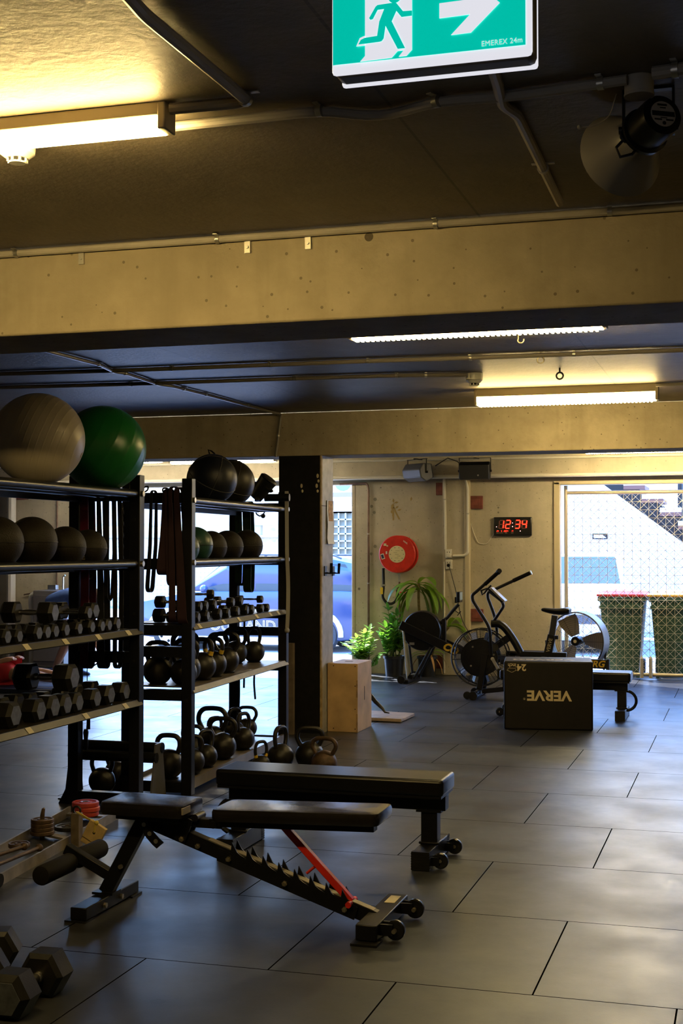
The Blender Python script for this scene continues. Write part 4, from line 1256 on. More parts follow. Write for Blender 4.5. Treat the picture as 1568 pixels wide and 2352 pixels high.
ds = [(457, 1405, .040), (478, 1402, .041), (507, 1400, .042), (526, 1398, .038), (548, 1394, .041), (569, 1393, .040), (582, 1391.6, .039), (604, 1390, .036), (617, 1388.6, .034)]
G3 = 'dumbbells on the tray of the pillar rack'
f2 = lambda px, py: face2(px, py, -.03)
row(ds, f2, R2RZ, 1.10, lambda i, n: f'small black hex dumbbell, {ORD[i]} from the pillar end, bottom row, pillar rack tray', G3)
zu = .040 * 1.732 + .004
ups = [(462, 1375, .038), (476, 1374.5, .037), (495, 1380, .038), (536.7, 1369.4, .038), (556, 1367, .038), (603, 1366, .032)]
for i, (px, py, r) in enumerate(reversed(ups)):
    single(f'small black hex dumbbell, {ORD[i]} from the pillar end, upper row, pillar rack tray', px, py, r, f2, R2RZ, G3, 1.10 + zu + r * .866)
p = f2(491, 1358)
single('small black hex dumbbell perched highest on the pillar rack tray', 491, 1356, .036, f2, R2RZ + .25, G3, 1.10 + 2 * zu + .036 * .866)
# dumbbells at the near end of the second rack, seen end-on through its end frame
for lb_, y_, dz, r in (('black hex dumbbell at the near end of the pillar rack tray, on the tray', -RL + .19, 0, .052), ('black hex dumbbell resting on the one at the near end of the pillar rack tray', -RL + .20, .094, .046)):
    c = M2 @ V((-.20, y_, 1.102 + dz + r * .866))
    dumbbell(lb_, r, c, R2RZ, G3, hl=.125)

# big dumbbells on the floor, bottom corner
def floor_db(label, near_px, far_px, r, zc, hl):
    a = oz(*near_px, zc); b = oz(*far_px, zc)
    c = (a + b) / 2
    rz = atan2(b.y - a.y, b.x - a.x)
    return dumbbell(label, r, V((c.x, c.y, r * .866)), rz, 'large dumbbells on the floor', hl=hl)
floor_db('largest hex dumbbell on the floor in front of the adjustable bench foot, handle visible', (22, 2286), (112, 2228), .088, .076, .13)
floor_db('large hex dumbbell on the floor at the frame edge behind the other one', (-55, 2215), (12, 2122), .086, .13, .13)

# ---------------------------------------------------------------- kettlebells
def kb_parts(root, R, hw=.80, hh=1.0, tape=None, m=None):
    zc = R * .93
    prof = [(.001, 0), (R * .62, 0), (R * .70, R * .04)]
    for k in range(3, 17):
        a = -pi / 2 + pi * k / 17
        if R * sin(a) + zc > R * .06: prof.append((R * cos(a), zc + R * sin(a)))
    prof.append((.001, zc + R))
    b = MB().lathe(prof, 28).build('bell', m or m_iron, root)
    t = R * .165
    P = [(-R * .60, 0, zc + R * .62), (-R * hw, 0, zc + R * (1.0 + .25 * hh)), (-R * hw * .93, 0, zc + R * (1.0 + .62 * hh)), (-R * hw * .62, 0, zc + R * (1.0 + .86 * hh)), (0, 0, zc + R * (1.0 + .90 * hh))]
    P = P + [(-x, y, z) for x, y, z in reversed(P[:-1])]
    MB().tube(bend(P, R * .3, 4), t, 10).build('handle', m or m_iron, root)
    if tape:
        for s in (-1, 1):
            a, c = V((s * R * .66, 0, zc + R * .80)), V((s * R * .75, 0, zc + R * 1.08))
            MB().cyl(a, c, t * 1.12, n=12).build('tape', tape, root)
KBS = {}
def kettlebell(label, c, R, rz, group, hw=.80, hh=1.0, tape=None, m=None):
    key = (round(R, 3), hw, hh, tape.name if tape else '', m.name if m else '')
    if key not in KBS:
        t = thing('kettlebell', label, 'kettlebell', c, rz, group)
        kb_parts(t, R, hw, hh, tape, m)
        KBS[key] = t
        return t
    return dup(KBS[key], c, rz, label, group)
PEND = []
def kb_at(label, px, py, R, rz, z, group, **k):
    """bell centre in pixel column px; py < 0 gives its offset across the shelf; placed by kb_flush"""
    p = face2(px, 1500, py) if py < 0 else oz(px, py, z + R * .93)
    PEND.append([V((p.x, p.y, z)), label, R, rz, group, k])
def kb_flush(on_rack=True):
    """push bells apart and keep them on the shelf before building them"""
    for _ in range(120):
        for i, a in enumerate(PEND):
            for b in PEND[i + 1:]:
                ra = a[2] * max(1.03, a[5].get('hw', .8) * abs(cos(a[3])) * 1.08)
                rb = b[2] * max(1.03, b[5].get('hw', .8) * abs(cos(b[3])) * 1.08)
                d = a[0] - b[0]; d.z = 0
                need = (ra + rb) * .97 - d.length
                if need > 0:
                    d = d.normalized() if d.length > 1e-4 else V((0, 1, 0))
                    a[0] += d * need / 2; b[0] -= d * need / 2
        if on_rack:
            for a in PEND:
                q = M2i @ a[0]
                R = a[2] * max(1.0, a[5].get('hw', .8) * abs(cos(a[3])) + .17)
                q.x = min(max(q.x, -RD + .085 + R), -.045 - R * .78)
                lim = .075 + R * 1.02 if q.x > -.09 - R or q.x < -RD + .09 + R else .07 + R
                q.y = min(max(q.y, -RL + lim), -lim)
                z = a[0].z; a[0] = M2 @ q; a[0].z = z
    for c, label, R, rz, group, k in PEND:
        kettlebell(label, c, R, rz, group, **k)
    PEND.clear()
KG = 'kettlebells on the upper shelf of the pillar rack'
zs = .692
for lb_, px, py, R, rz, k in (
        ('black kettlebell at the near end of the upper kettlebell shelf, far side', 352, -.31, .098, .2, {}),
        ('black kettlebell second along the near end of the upper kettlebell shelf', 366, -.16, .09, .1, {}),
        ('dark kettlebell behind the near post on the upper kettlebell shelf', 400, -.33, .11, .15, {}),
        ('black kettlebell just past the near post on the upper kettlebell shelf', 425, -.13, .100, .1, {}),
        ('black kettlebell with yellow tape nearest the near post, upper kettlebell shelf', 457, -.13, .098, -.1, dict(tape=m_yellow)),
        ('black kettlebell with yellow tape in the middle of the upper kettlebell shelf', 485, -.13, .094, -.2, dict(tape=m_yellow)),
        ('black kettlebell behind the yellow-taped one on the upper kettlebell shelf', 492, -.34, .09, .1, {}),
        ('large-handled black kettlebell at the end of the shelf group', 519, -.13, .096, .15, dict(hw=.98, hh=1.15)),
        ('black kettlebell tucked at the back behind the large-handled one', 531, -.33, .092, .1, dict(hw=.98, hh=1.15)),
        ('black kettlebell standing alone near the pillar end, its handle turned edge-on', 583, -.20, .086, 1.15, dict(hh=1.35))):
    kb_at(lb_, px, py, R, rz, zs, KG, **k)
kb_flush()
KB = 'kettlebells on the bottom tray of the pillar rack'
zs = .077
for lb_, px, py, R, rz, k in (
        ('black kettlebell with a tall open handle at the back of the bottom tray', 468, -.33, .11, .05, dict(hw=1.0, hh=1.3)),
        ('dark kettlebell half hidden behind the near post on the bottom tray', 434, -.34, .088, .3, {}),
        ('black kettlebell at the tray front just past the near post', 440, -.13, .09, .4, {}),
        ('small shiny black kettlebell with its handle edge-on at the bottom tray front', 473, -.13, .082, 1.2, dict(hh=1.25)),
        ('black kettlebell with yellow tape behind the small shiny one, bottom tray', 487, -.33, .082, 1.1, dict(tape=m_yellow, hh=1.2)),
        ('large-handled black kettlebell with yellow tape in the middle of the bottom tray', 519, -.13, .098, .1, dict(hw=1.0, hh=1.15)),
        ('black kettlebell behind the large-handled one on the bottom tray', 531, -.34, .086, 1.2, dict(hh=1.2)),
        ('rounded black kettlebell near the pillar end of the bottom tray', 559, -.13, .086, 1.25, dict(hh=1.35)),
        ('black kettlebell at the pillar end of the bottom tray, at the back', 576, -.30, .08, .1, dict(hw=.98, hh=1.2)),
        ('iron kettlebell on the floor under the near end of the low bar stand', 234, 1790, .086, .2, {}),
        ('small iron kettlebell behind the other one under the low bar stand', 266, 1768, .078, .3, {}),
        ('dark kettlebell at the near end of the bottom tray behind the bar stand', 345, -.22, .10, .1, {})):
    if 'floor under' in lb_ or 'behind the other one under' in lb_:
        p = oz(px, py, .09)
        kettlebell(lb_, V((p.x, p.y, .002)), R, rz, 'kettlebells under the bar stand')
        continue
    kb_at(lb_, px, py, R, rz, zs, KB, **k)
kb_flush()
KF = 'kettlebells on the floor beside the pillar rack'
for lb_, px, py, R, rz, k in (
        ('small kettlebell with yellow tape on the floor behind the flat bench', 599, 1757, .070, 1.1, dict(tape=m_yellow, hh=1.5)),
        ('round kettlebell on the floor with its handle edge-on, beside the pillar rack post', 644, 1738, .096, 1.35, dict(hh=1.35)),
        ('black kettlebell on the floor at the back of the pair by the pillar', 711, 1735, .104, .25, dict(hw=.9)),
        ('rust-specked kettlebell on the floor at the front of the pair by the pillar', 744, 1753, .092, -.1, dict(hw=1.0, m=m_rust))):
    kb_at(lb_, px, py, R, rz, .0, KF, **k)

kb_flush(False)
# ---------------------------------------------------------------- balls
m_gball = banded('olive_grey_ball', (0.52, 0.46, 0.36), 0.38, 9, 'X', .25)
m_green = banded('green_ball', (0.012, 0.16, 0.032), 0.33, 3.2, 'X', .45)
m_med = mat('black_medicine_ball', (0.014, 0.011, 0.008), 0.6, var=.3, vs=9, bump=.5, bs=120, spec=.3)
m_medg = mat('green_medicine_ball', (0.015, 0.06, 0.045), 0.4, var=.2, vs=9, bump=.2, bs=90)
m_wallb = mat('navy_wall_ball_vinyl', (0.008, 0.010, 0.020), 0.45, var=.2, vs=8, bump=.1, bs=30)
m_wallb2 = mat('black_wall_ball_vinyl', (0.012, 0.010, 0.007), 0.45, var=.2, vs=8, bump=.1, bs=30)
for lb_, px, py, rp, m, rot in (('large olive grey exercise ball on top of the rack', 88, 1000, 106, m_gball, (.3, .35, .3)), ('large green exercise ball on top of the rack behind the grey ball', 237, 1017, 98, m_green, (.2, .5, .9))):
    p = ox(px, py, R1X - .135)
    D = (p - V((0, 0, CAMH))).dot(ray(784, 1176).normalized())
    r = rp * D / 3100
    zr = 1.93 + sqrt((r + .026) ** 2 - .1 ** 2)
    t = thing('exercise_ball', lb_, 'exercise ball', (p.x, p.y, zr), 0, 'exercise balls')
    o = MB().ball((0, 0, 0), r, 56, 36).build('ball_skin', m, t, ang=80)
    o.rotation_euler = rot
    q = MB().cyl((r * .995, 0, 0), (r * 1.004, 0, 0), .016, n=16).build('plug', m, t)
    q.rotation_euler = rot
def medball(lb_, p, r, m, zr, gap=.1, name='medicine_ball', seams=True, group='medicine balls'):
    c = V((p.x, p.y, zr + sqrt((r + .026) ** 2 - gap ** 2)))
    t = thing(name, lb_, 'medicine ball', c, 0, group)
    MB().ball((0, 0, 0), r, 40, 26).build('ball_skin', m, t, ang=80)
    if seams:
        s = MB()
        s.tube(arc((0, 0, 0), r * 1.0, 0, 2 * pi, 48, 'xy')[:-1], .0025, 6, closed=True)
        s.build('seam_ring', m_rubber, t)
    return t
MG = 'medicine balls on the exercise ball rack'
for lb_, px, py, r in (('black medicine ball cut by the frame edge on the middle rail', -6, 1263, .135), ('biggest black medicine ball on the middle rail beneath the grey exercise ball', 73, 1251, .138), ('black medicine ball third along the middle rail', 150, 1262, .118), ('black medicine ball with a gold print beside the hanging bands', 202, 1260, .112)):
    p = ox(px, py, R1X - .135)
    t = medball(lb_, p, r, m_med, 1.497, group=MG)
    if 'gold' in lb_:
        g = MB()
        for k in range(6):
            z = -.075 + k * .013
            rr = sqrt(r * r - z * z) + .001
            a0 = radians(-78)
            g.cbox((cos(a0) * rr, sin(a0) * rr, z), (.018, .003, .008), mtx=None)
        g.build('gold_print', m_gold, t)
MG = 'medicine balls on the pillar rack'
for lb_, px, r, m in (('dark green medicine ball hidden behind the maroon bands', 376, .112, m_medg), ('green medicine ball beside the near post of the pillar rack', 447, .125, m_medg), ('brown-black medicine ball with a shiny patch next to the green one', 484, .115, m_med), ('brown-black medicine ball third in the row, pillar rack', 522, .118, m_med), ('black medicine ball at the pillar end of the row', 567, .122, m_med)):
    p = face2(px, 1245, -.135)
    if px == 376: p = M2 @ V((-.135, -RL + .195, 0))
    medball(lb_, p, r, m, 1.50, group=MG)
for lb_, px, py, r, m in (('big navy wall ball on top of the pillar rack', 487, 1090, .178, m_wallb), ('black wall ball with stitching behind the navy one', 531, 1098, .172, m_wallb2)):
    p = face2(px, py, -.15)
    c = V((p.x, p.y, 1.905 + sqrt((r + .026) ** 2 - .1 ** 2)))
    t = thing('wall_ball', lb_, 'wall ball', c, 0, 'wall balls')
    o = MB().ball((0, 0, 0), r, 44, 28).build('ball_skin', m, t, ang=80)
    s = MB()
    for ax_ in ('xz', 'yz', 'xy'):
        s.tube(arc((0, 0, 0), r * 1.001, 0, 2 * pi, 56, ax_)[:-1], .003, 6, closed=True)
    s2 = s.build('seam_ring', m_rope if False else mat('grey_seam', (.06, .055, .05), .6) if 'grey_seam' not in MATS else MATS['grey_seam'], t)
    s2.rotation_euler = (.5, .35, .6)
    if 'stitching' in lb_:
        k = MB()
        for j in range(9):
            a = radians(35 + j * 9)
            q_ = V((cos(a) * r * .35, -r * .70, sin(a) * r * .75)).normalized() * r
            k.cbox(q_, (.006, .006, .03))
        k.build('stitching', m_gold, t)
    else:
        MB().tube([(-.02, 0, r), (-.03, 0, r + .03), (-.005, 0, r + .02), (.02, 0, r)], .006, 6).build('strap_loop', m_black, t)
# dark handle tool lying at the pillar end of the top rail
p = face2(598, 1140, -.12)
r = thing('boxing_pad', 'dark cylindrical padded tool propped at the pillar end of the top rails', 'exercise tool', (p.x, p.y, 1.962))
MB().cyl((-.05, .02, .03), (.07, 0, .17), .055, .075, n=24).cyl((.07, 0, .17), (.078, 0, .18), .075, .06, n=24).build('pad_drum', m_wallb2, r)
MB().tube([(-.02, -.02, .0), (-.03, .0, .08), (-.05, .02, .14)], .022, 8).build('grip', m_rubber, r)
MB().tube(bend([(.06, -.05, .10), (.10, -.05, .07), (.12, -.05, .08)], .02), .012, 8).build('knob', m_rubber, r)
MB().cyl((.0, .1, .03), (.2, .12, .03), .03, n=14).build('roller', m_rubber, r)
tag(MB().tube(bend([face2(610, 1168, -.25), face2(606, 1180, -.25), face2(596, 1186, -.25), face2(588, 1180, -.25), face2(586, 1166, -.25)], .03), .006, 6).ball(face2(604, 1185, -.25), .02, 10, 6).build('cable_loop', m_rubber, origin=face2(600, 1170, -.25)), 'thin black cable loop hanging below the top rails at the pillar end', 'cable')

# ---------------------------------------------------------------- bands, straps, chain hanging on rack ends
def y2(px, ly):
    d = ray(px, 1300); o = V((0, 0, CAMH)); n = M2.to_3x3() @ V((0, 1, 0)); p0 = M2 @ V((0, ly, 0))
    return (o + d * (n.dot(p0 - o) / n.dot(d))).y
def band(label, px, ytop, ybot, w, Y, m, name='resistance_band', loop=True, px2=None, grp=None, tw=.02, off=.040):
    px2 = px if px2 is None else px2
    if Y == 'near': Y = y2(px, -RL + .035)
    elif Y == 'far': Y = y2(px, -.035)
    a = oy(px, ytop, Y); b = oy(px2, ybot, Y)
    if 1.8 < a.z < 2.1: a.z = 1.915
    mid = a.lerp(b, .5) + V((tw * .3, 0, 0))
    mb = MB()
    front = [a + V((0, -off, -.03)), a + V((0, -off, 0)), mid + V((0, -off, 0)), b + V((0, -off, .03)), b + V((0, -off * .6, .006)), b]
    rear = [b, b + V((0, off * .6, .006)), b + V((0, off, .03)), mid + V((.004, off, 0)), a + V((0, off, 0)), a + V((0, off, off + .003)), a + V((0, 0, .02 + off)), a + V((0, -off, off + .003)), a + V((0, -off, 0))]
    P = bend(rear + front[2:], .02, 3)
    if isinstance(w, tuple):
        zt, zb = a.z, b.z
        w = [w[0] + (w[1] - w[0]) * min(1, max(0, (zt - p.z) / (zt - zb))) for p in P]
    mb.ribbon(P, (1, 0, 0), w, .004)
    o = mb.build(name, m, origin=a)
    return tag(o, label, 'resistance band', grp)
m_band = mat('black_latex_band', (0.012, 0.012, 0.012), 0.5)
m_bandg = mat('dark_green_band', (0.008, 0.035, 0.014), 0.5)
m_bandr = mat('dark_red_band', (0.12, 0.006, 0.02), 0.45)
m_maroon = mat('maroon_latex_band', (0.032, 0.012, 0.020), 0.65, var=.2, vs=9)
m_grey = mat('grey_band', (0.34, 0.33, 0.33), 0.55)
YB = R1Y - .035
BG = 'bands on the far end of the exercise ball rack'
band('black band hanging beside the rear post of the exercise ball rack', 200, 1136, 1330, .042, YB, m_band, grp=BG)
band('wide black band reaching down to the lower crossbar of the exercise ball rack', 233, 1136, 1535, (.028, .056), YB, m_band, grp=BG, px2=238)
band('narrow black band hanging next to the chain', 254, 1136, 1380, .020, YB, m_band, grp=BG, px2=250)
band('black band hanging just before the chain', 268, 1136, 1535, .030, YB, m_band, grp=BG, px2=270)
band('dark red band hanging behind the last medicine ball', 201, 1136, 1535, .056, YB, m_bandr, grp=BG, px2=201, off=.046)
ch = MB()
top = oy(280, 1138, YB + .06); bot = oy(278, 1440, YB + .06)
n = int((top.z - bot.z) / .036)
for i in range(n):
    c = top + V((0, 0, -.036 * i))
    pts = [(cos(t) * .011, sin(t) * .024) for t in [2 * pi * k / 12 for k in range(12)]]
    if i % 2: ch.tube([c + V((x, 0, z)) for x, z in pts], .0035, 5, closed=True)
    else: ch.tube([c + V((0, x, z)) for x, z in pts], .0035, 5, closed=True)
tag(ch.build('hanging_chain', m_iron, origin=top), 'steel chain hanging beside the bands on the exercise ball rack', 'chain')
# jump rope
a = oy(201, 1440, YB + .06); b = oy(199, 1682, YB + .06)
r = thing('skipping_rope', 'black skipping rope hanging down the rear post with its grips near the floor', 'skipping rope', a)
wpart('cord', MB().tube([oy(199, 1455, YB + .06), oy(203, 1510, YB + .06), oy(200, 1540, YB + .06), oy(201, 1640, YB + .06), oy(198, 1690, YB + .06)], .003, 6).tube([oy(196, 1455, YB + .055), oy(194, 1500, YB + .055), oy(214, 1530, YB + .055), oy(240, 1512, YB + .055), oy(243, 1490, YB + .055)], .006, 6), m_band, r)
wpart('grip', MB().lathe([(.012, 0), (.016, .03), (.013, .07), (.017, .11), (.012, .13)], 12, M.Translation(oy(197, 1722, YB + .06))), m_band, r)
wpart('grip', MB().cyl(oy(203, 1675, YB + .065), oy(203, 1640, YB + .065), .012, n=12), m_band, r)
# maroon and dark bands on the near end of the second rack
YM = 8.115
MGp = 'bands on the near end of the pillar rack'
band('maroon band doubled short, furthest from the near post', 385, 1130, 1320, (.034, .075), 'near', m_maroon, grp=MGp, px2=377, off=.044)
band('maroon band hanging in the middle of the bundle', 389, 1130, 1345, (.030, .055), 'near', m_maroon, grp=MGp, px2=398, off=.050)
band('long wide maroon band next to the near post', 413, 1126, 1434, (.036, .066), 'near', m_maroon, grp=MGp, px2=426, off=.056)
band('long maroon band hanging lowest, twisted at its end', 400, 1128, 1430, (.026, .050), 'near', m_maroon, grp=MGp, px2=404, off=.062)
band('thin black strap hanging with a curled end beside the maroon bands', 353, 1128, 1360, (.020, .030), 'near', m_band, grp=MGp, px2=344)
for lb_, pts in (('thin cord loop standing above the near crossbar beside the post', ((326, 1128), (331, 1118), (341, 1117), (339, 1126), (330, 1131))), ('thin cord loop standing above the near crossbar beside the maroon bands', ((374, 1130), (373, 1122), (383, 1121), (391, 1127), (396, 1137)))):
    P = [oy(px, py, YM) for px, py in pts]
    tag(MB().tube(bend(P, .03), .006, 6).build('cord_loop', m_band, origin=P[0]), lb_, 'cord', 'cord loops')
P = [oy(px, py, YM - .04) for px, py in ((381, 1300), (383, 1318), (391, 1331), (400, 1328), (397, 1312))]
tag(MB().tube(bend(P, .03), .007, 6).build('cord_loop', m_band, origin=P[0]), 'dark cord loop dangling from the maroon bands', 'cord', 'cord loops')
# green bands at the pillar end
YG = 10.325
GG = 'bands at the pillar end of the pillar rack'
band('wide dark green band hanging at the pillar end', 570, 1168, 1360, .066, 'far', m_bandg, grp=GG, px2=571)
band('narrow dark green band hanging beside the rear post', 555, 1168, 1345, .022, 'far', m_bandg, grp=GG)
band('dark green band half hidden by the rear post', 547, 1168, 1345, .028, 'far', m_bandg, grp=GG)
for lb_, pts in (('thin dark cord hanging below the dumbbell tray beside the rear post', ((561, 1412), (561, 1520), (560, 1580))), ('short dark cord end hanging below the kettlebell shelf', ((584, 1545), (583, 1570), (586, 1606))), ('dark cord trailing from the kettlebell shelf towards the bottom tray', ((549, 1560), (549, 1610), (546, 1663))), ('dark band tails hanging below the dumbbell tray', ((577, 1408), (584, 1420), (583, 1440)))):
    P = [oy(px, py, YG - .03) for px, py in pts]
    tag(MB().tube(bend(P, .1), .009, 6).build('dangling_cable', m_band, origin=P[0]), lb_, 'cord', 'cords hanging at the pillar rack')
P = [oy(658, 1128, 10.22), oy(659, 1280, 10.22), oy(662, 1340, 10.22), oy(661, 1410, 10.22), oy(659, 1448, 10.22)]
tag(MB().ribbon(bend(P, .1), (1, .3, 0), .03, .006).ball(P[-1], .022, 10, 8).build('grey_strap', m_grey, origin=P[0]), 'long pale grey strap hanging down the pillar rack post', 'strap')
p0 = oz(636, 1700, 0)
tag(MB().bar((p0.x, p0.y + .35, 0), (p0.x, p0.y + .35, .78), .045, .06).build('timber_batten', m_post, origin=(p0.x, p0.y + .35, 0), bevel=.003), 'upright timber batten standing between the pillar rack and the pillar', 'timber')
# low bar stand in the gap between the racks
r = thing('low_bar_stand', 'low stand of two black horizontal tubes between tapered steel end plates', 'bar stand', (-3.86, 7.868, 0), .02)
for x, m in ((-.29, m_black), (.29, mat('grey_steel_plate', (0.12, 0.12, 0.13), 0.42, .3))):
    MB().prism([(-.13, 0), (.12, 0), (.055, .36), (-.045, .36)], x - .006, x + .006, M(((0, 0, 1, 0), (1, 0, 0, 0), (0, 1, 0, 0), (0, 0, 0, 1)))).prism([(-.13, 0), (.12, 0), (.12, .008), (-.13, .008)], x - .05, x + .05, M(((0, 0, 1, 0), (1, 0, 0, 0), (0, 1, 0, 0), (0, 0, 0, 1)))).build('end_plate', m, r, bevel=.002)
for y, z in ((-.045, .275), (.05, .325)):
    MB().cyl((-.30, y, z), (.30, y, z), .033, n=20).build('tube', m_satin, r)
# ================================================================ BENCHES
def rbox(mb, lo, hi, r=.02, mi=0, mtx=None):
    """rounded-in-plan pad profile: box with rounded vertical corners"""
    x0, y0, z0 = lo; x1, y1, z1 = hi
    pts = []
    for cx_, cy_, a0 in ((x1 - r, y1 - r, 0), (x0 + r, y1 - r, pi / 2), (x0 + r, y0 + r, pi), (x1 - r, y0 + r, 3 * pi / 2)):
        for k in range(5):
            a = a0 + pi / 2 * k / 4
            pts.append((cx_ + r * cos(a), cy_ + r * sin(a)))
    mb.prism(pts, z0, z1, mtx, mi)
    return mb

def castor(root, x, y, z, r, w=.024):
    t = MB().lathe([(r * .5, -w / 2), (r * .88, -w / 2), (r, -w * .25), (r, w * .25), (r * .88, w / 2), (r * .5, w / 2)], 24, M.Translation((x, y, z)) @ M.Rotation(pi / 2, 4, 'X'), caps=True).build('wheel', m_tyreblk, root)
    MB().cyl((x, y - w / 2 - .006, z), (x, y + w / 2 + .006, z), r * .22, n=12).build('axle_bolt', m_bolt, t)
m_tyreblk = mat('gloss_black_wheel', (0.01, 0.01, 0.01), 0.25)

def flat_bench(label, loc, rz, group='flat benches'):
    r = thing('flat_bench', label, 'bench', loc, rz, group)
    rbox(MB(), (-.61, -.15, .350), (.61, .15, .435), .022).build('pad', m_vinyl, r, bevel=.016, seg=3)
    MB().box((-.60, -.14, .338), (.60, .14, .352)).build('pad_board', m_black, r)
    MB().box((-.575, -.042, .262), (.60, .042, .338)).build('spine_beam', m_black, r, bevel=.004)
    for x in (-.52, .515):
        MB().box((x - .042, -.042, .09), (x + .042, .042, .265)).cbox((x, 0, .098), (.105, .105, .012)).build('upright', m_black, r, bevel=.004)
        MB().box((x - .065, -.055, .254), (x + .065, .055, .264)).build('mounting_flange', m_black, r)
        f = MB().box((x - .045, -.235, .006), (x + .045, .235, .092)).build('foot', m_black, r, bevel=.004)
        for y0 in (-.238, .20):
            e = MB().box((x - .0455, y0 + .001, .002), (x + .0455, y0 + .037, .093))
            for k in range(7):
                e.box((x - .047, y0, .004 + k * .0125), (x + .047, y0 + .038, .012 + k * .0125))
            e.build('ridged_rubber_end', m_rubber, f)
    for y in (-.17, .17):
        for d_ in (-.028, .016):
            MB().box((.555, y + d_, .02), (.60, y + d_ + .012, .062)).build('wheel_bracket', m_black, r)
        castor(r, .603, y, .042, .040)
    MB().tube(arc((-.56, 0, .165), .09, pi / 2, 3 * pi / 2, 14), .014, 10).build('carry_handle', m_rubber, r)
    return r
b1 = flat_bench('black padded flat bench close behind the adjustable bench', (-2.07, 6.775, 0), 0)
dup(b1, (-1.645, 12.89, 0), pi, 'black padded flat bench behind the black foam plyo box')

# adjustable bench with ladder frame -----------------------------------
AY = 5.5
r = thing('adjustable_bench', 'worn black adjustable bench with a toothed ladder frame and red support strut', 'bench', (-2.12, AY, 0))
def aw(*p): return V(p)
m_duct = mat('frayed_tape', (0.25, 0.22, 0.18), 0.5)
# seat and back pads
s = MB()
def pad(x0, x1, z0a, z0b, t, wl, wr, nm):
    pts = []
    rr = .03
    for cx_, cy_, a0, hw in ((x1 - rr, 1, 0, wr), (x0 + rr, 1, pi / 2, wl), (x0 + rr, -1, pi, wl), (x1 - rr, -1, 3 * pi / 2, wr)):
        for k in range(5):
            a = a0 + pi / 2 * k / 4
            pts.append((cx_ + rr * cos(a), AY + cy_ * (hw - rr) + rr * sin(a)))
    mb = MB()
    n = len(pts)
    zf = lambda x: z0a + (z0b - z0a) * (x - x0) / (x1 - x0)
    rings = []
    for dz, k in ((0, .97), (t * .25, 1.0), (t * .75, 1.0), (t * 1.0, .975), (t * 1.06, .80)):
        cxm = (x0 + x1) / 2
        rings.append([V((cxm + (x - cxm) * (1 - (1 - k) * .5), AY + (y - AY) * k, zf(x) + dz)) for x, y in pts])
    mb.loft(rings)
    return wpart(nm, mb, m_vinyl2, r, ang=50)
pad(-2.715, -2.325, .435, .432, .052, .135, .128, 'seat_pad')
pad(-2.195, -1.455, .432, .452, .050, .13, .13, 'back_pad')
wpart('worn_edge', MB().box((-2.33, AY - .12, .45), (-2.322, AY - .04, .478)), m_duct, r)
wpart('seat_frame', MB().bar((-2.66, AY, .418), (-2.36, AY, .415), .16, .02).bar((-2.44, AY, .40), (-2.18, AY, .40), .05, .04), m_black, r, bevel=.003)
wpart('back_frame', MB().bar((-2.24, AY, .405), (-1.50, AY, .425), .06, .035), m_black, r, bevel=.003)
for x, z in ((-2.30, .455), (-2.215, .43)):
    wpart('hinge', MB().cyl((x, AY - .045, z - .03), (x, AY + .045, z - .03), .016, n=14), m_black, r)
A, B = V((-2.57, AY, .405)), V((-1.495, AY, .045))
u = (B - A).normalized(); n_ = V((-u.z, 0, u.x)); Lb = (B - A).length
wpart('ladder_beam', MB().bar(A, B, .045, .062, up=n_), m_beamtop if False else m_black, r, bevel=.003)
m_beamtop = mat('tan_beam_top', (0.20, 0.165, 0.12), 0.45, var=.3, vs=20)  # tan tone along the top face of the black beam
wpart('tan_top_strip', MB().bar(A + u * .33 + n_ * .0315, B - u * .02 + n_ * .0315, .040, .003, up=n_), m_beamtop, r)
def uv(a, b, y): p = A + u * a + n_ * b; return V((p.x, y, p.z))
for y in (AY - .030, AY + .030):
    poly = [(.40, -.034), (.385, .02)]
    for k in range(8):
        a = .46 + k * .0745
        poly += [(a - .012, .022), (a - .016, .044), (a - .020, .066), (a + .002, .046), (a + .016, .034), (a + .036, .028)]
        if k < 7: poly += [(a + .052, .026)]
    poly += [(1.05, .02), (1.05, -.034)]
    m_ = MB()
    k = len(poly)
    v1 = [uv(a, b, y - .003) for a, b in poly]; v2 = [uv(a, b, y + .003) for a, b in poly]
    m_.add(v1 + v2, [tuple(range(k - 1, -1, -1)), tuple(range(k, 2 * k))] + [(i, (i + 1) % k, k + (i + 1) % k, k + i) for i in range(k)])
    wpart('toothed_plate', m_, m_black, r)
for a in (.22, .30, .45, .72, 1.0):
    p = uv(a, -.006, AY - .036)
    wpart('bolt', MB().cyl(p, p + V((0, -.010, 0)), .012, n=6).cyl(p + V((0, -.010, 0)), p + V((0, -.016, 0)), .007, n=10), m_bolt, r)
# struts holding the ladder to the seat
wpart('seat_bracket', MB().bar((-2.335, AY - .034, .42), (-2.375, AY - .034, .32), .012, .05, up=(1, 0, 0)).bar((-2.335, AY + .034, .42), (-2.375, AY + .034, .32), .012, .05, up=(1, 0, 0)), m_black, r)
# slotted arc plate
sl = MB()
arcp = [(-2.545, .415), (-2.528, .38), (-2.505, .345), (-2.475, .315), (-2.455, .30)]
sl.ribbon([V((x, AY - .06, z)) for x, z in arcp], (.6, 0, .55), .042, .006)
o = wpart('slotted_arc_plate', MB().ribbon([V((x, AY - .06, z)) for x, z in arcp], (.65, 0, .55), .042, .006), m_black, r)
for x, z in ((-2.532, .387), (-2.505, .349), (-2.475, .318)):
    wpart('adjuster_slot', MB().cyl((x, AY - .0645, z), (x, AY - .0555, z), .010, n=12), m_steel, r)
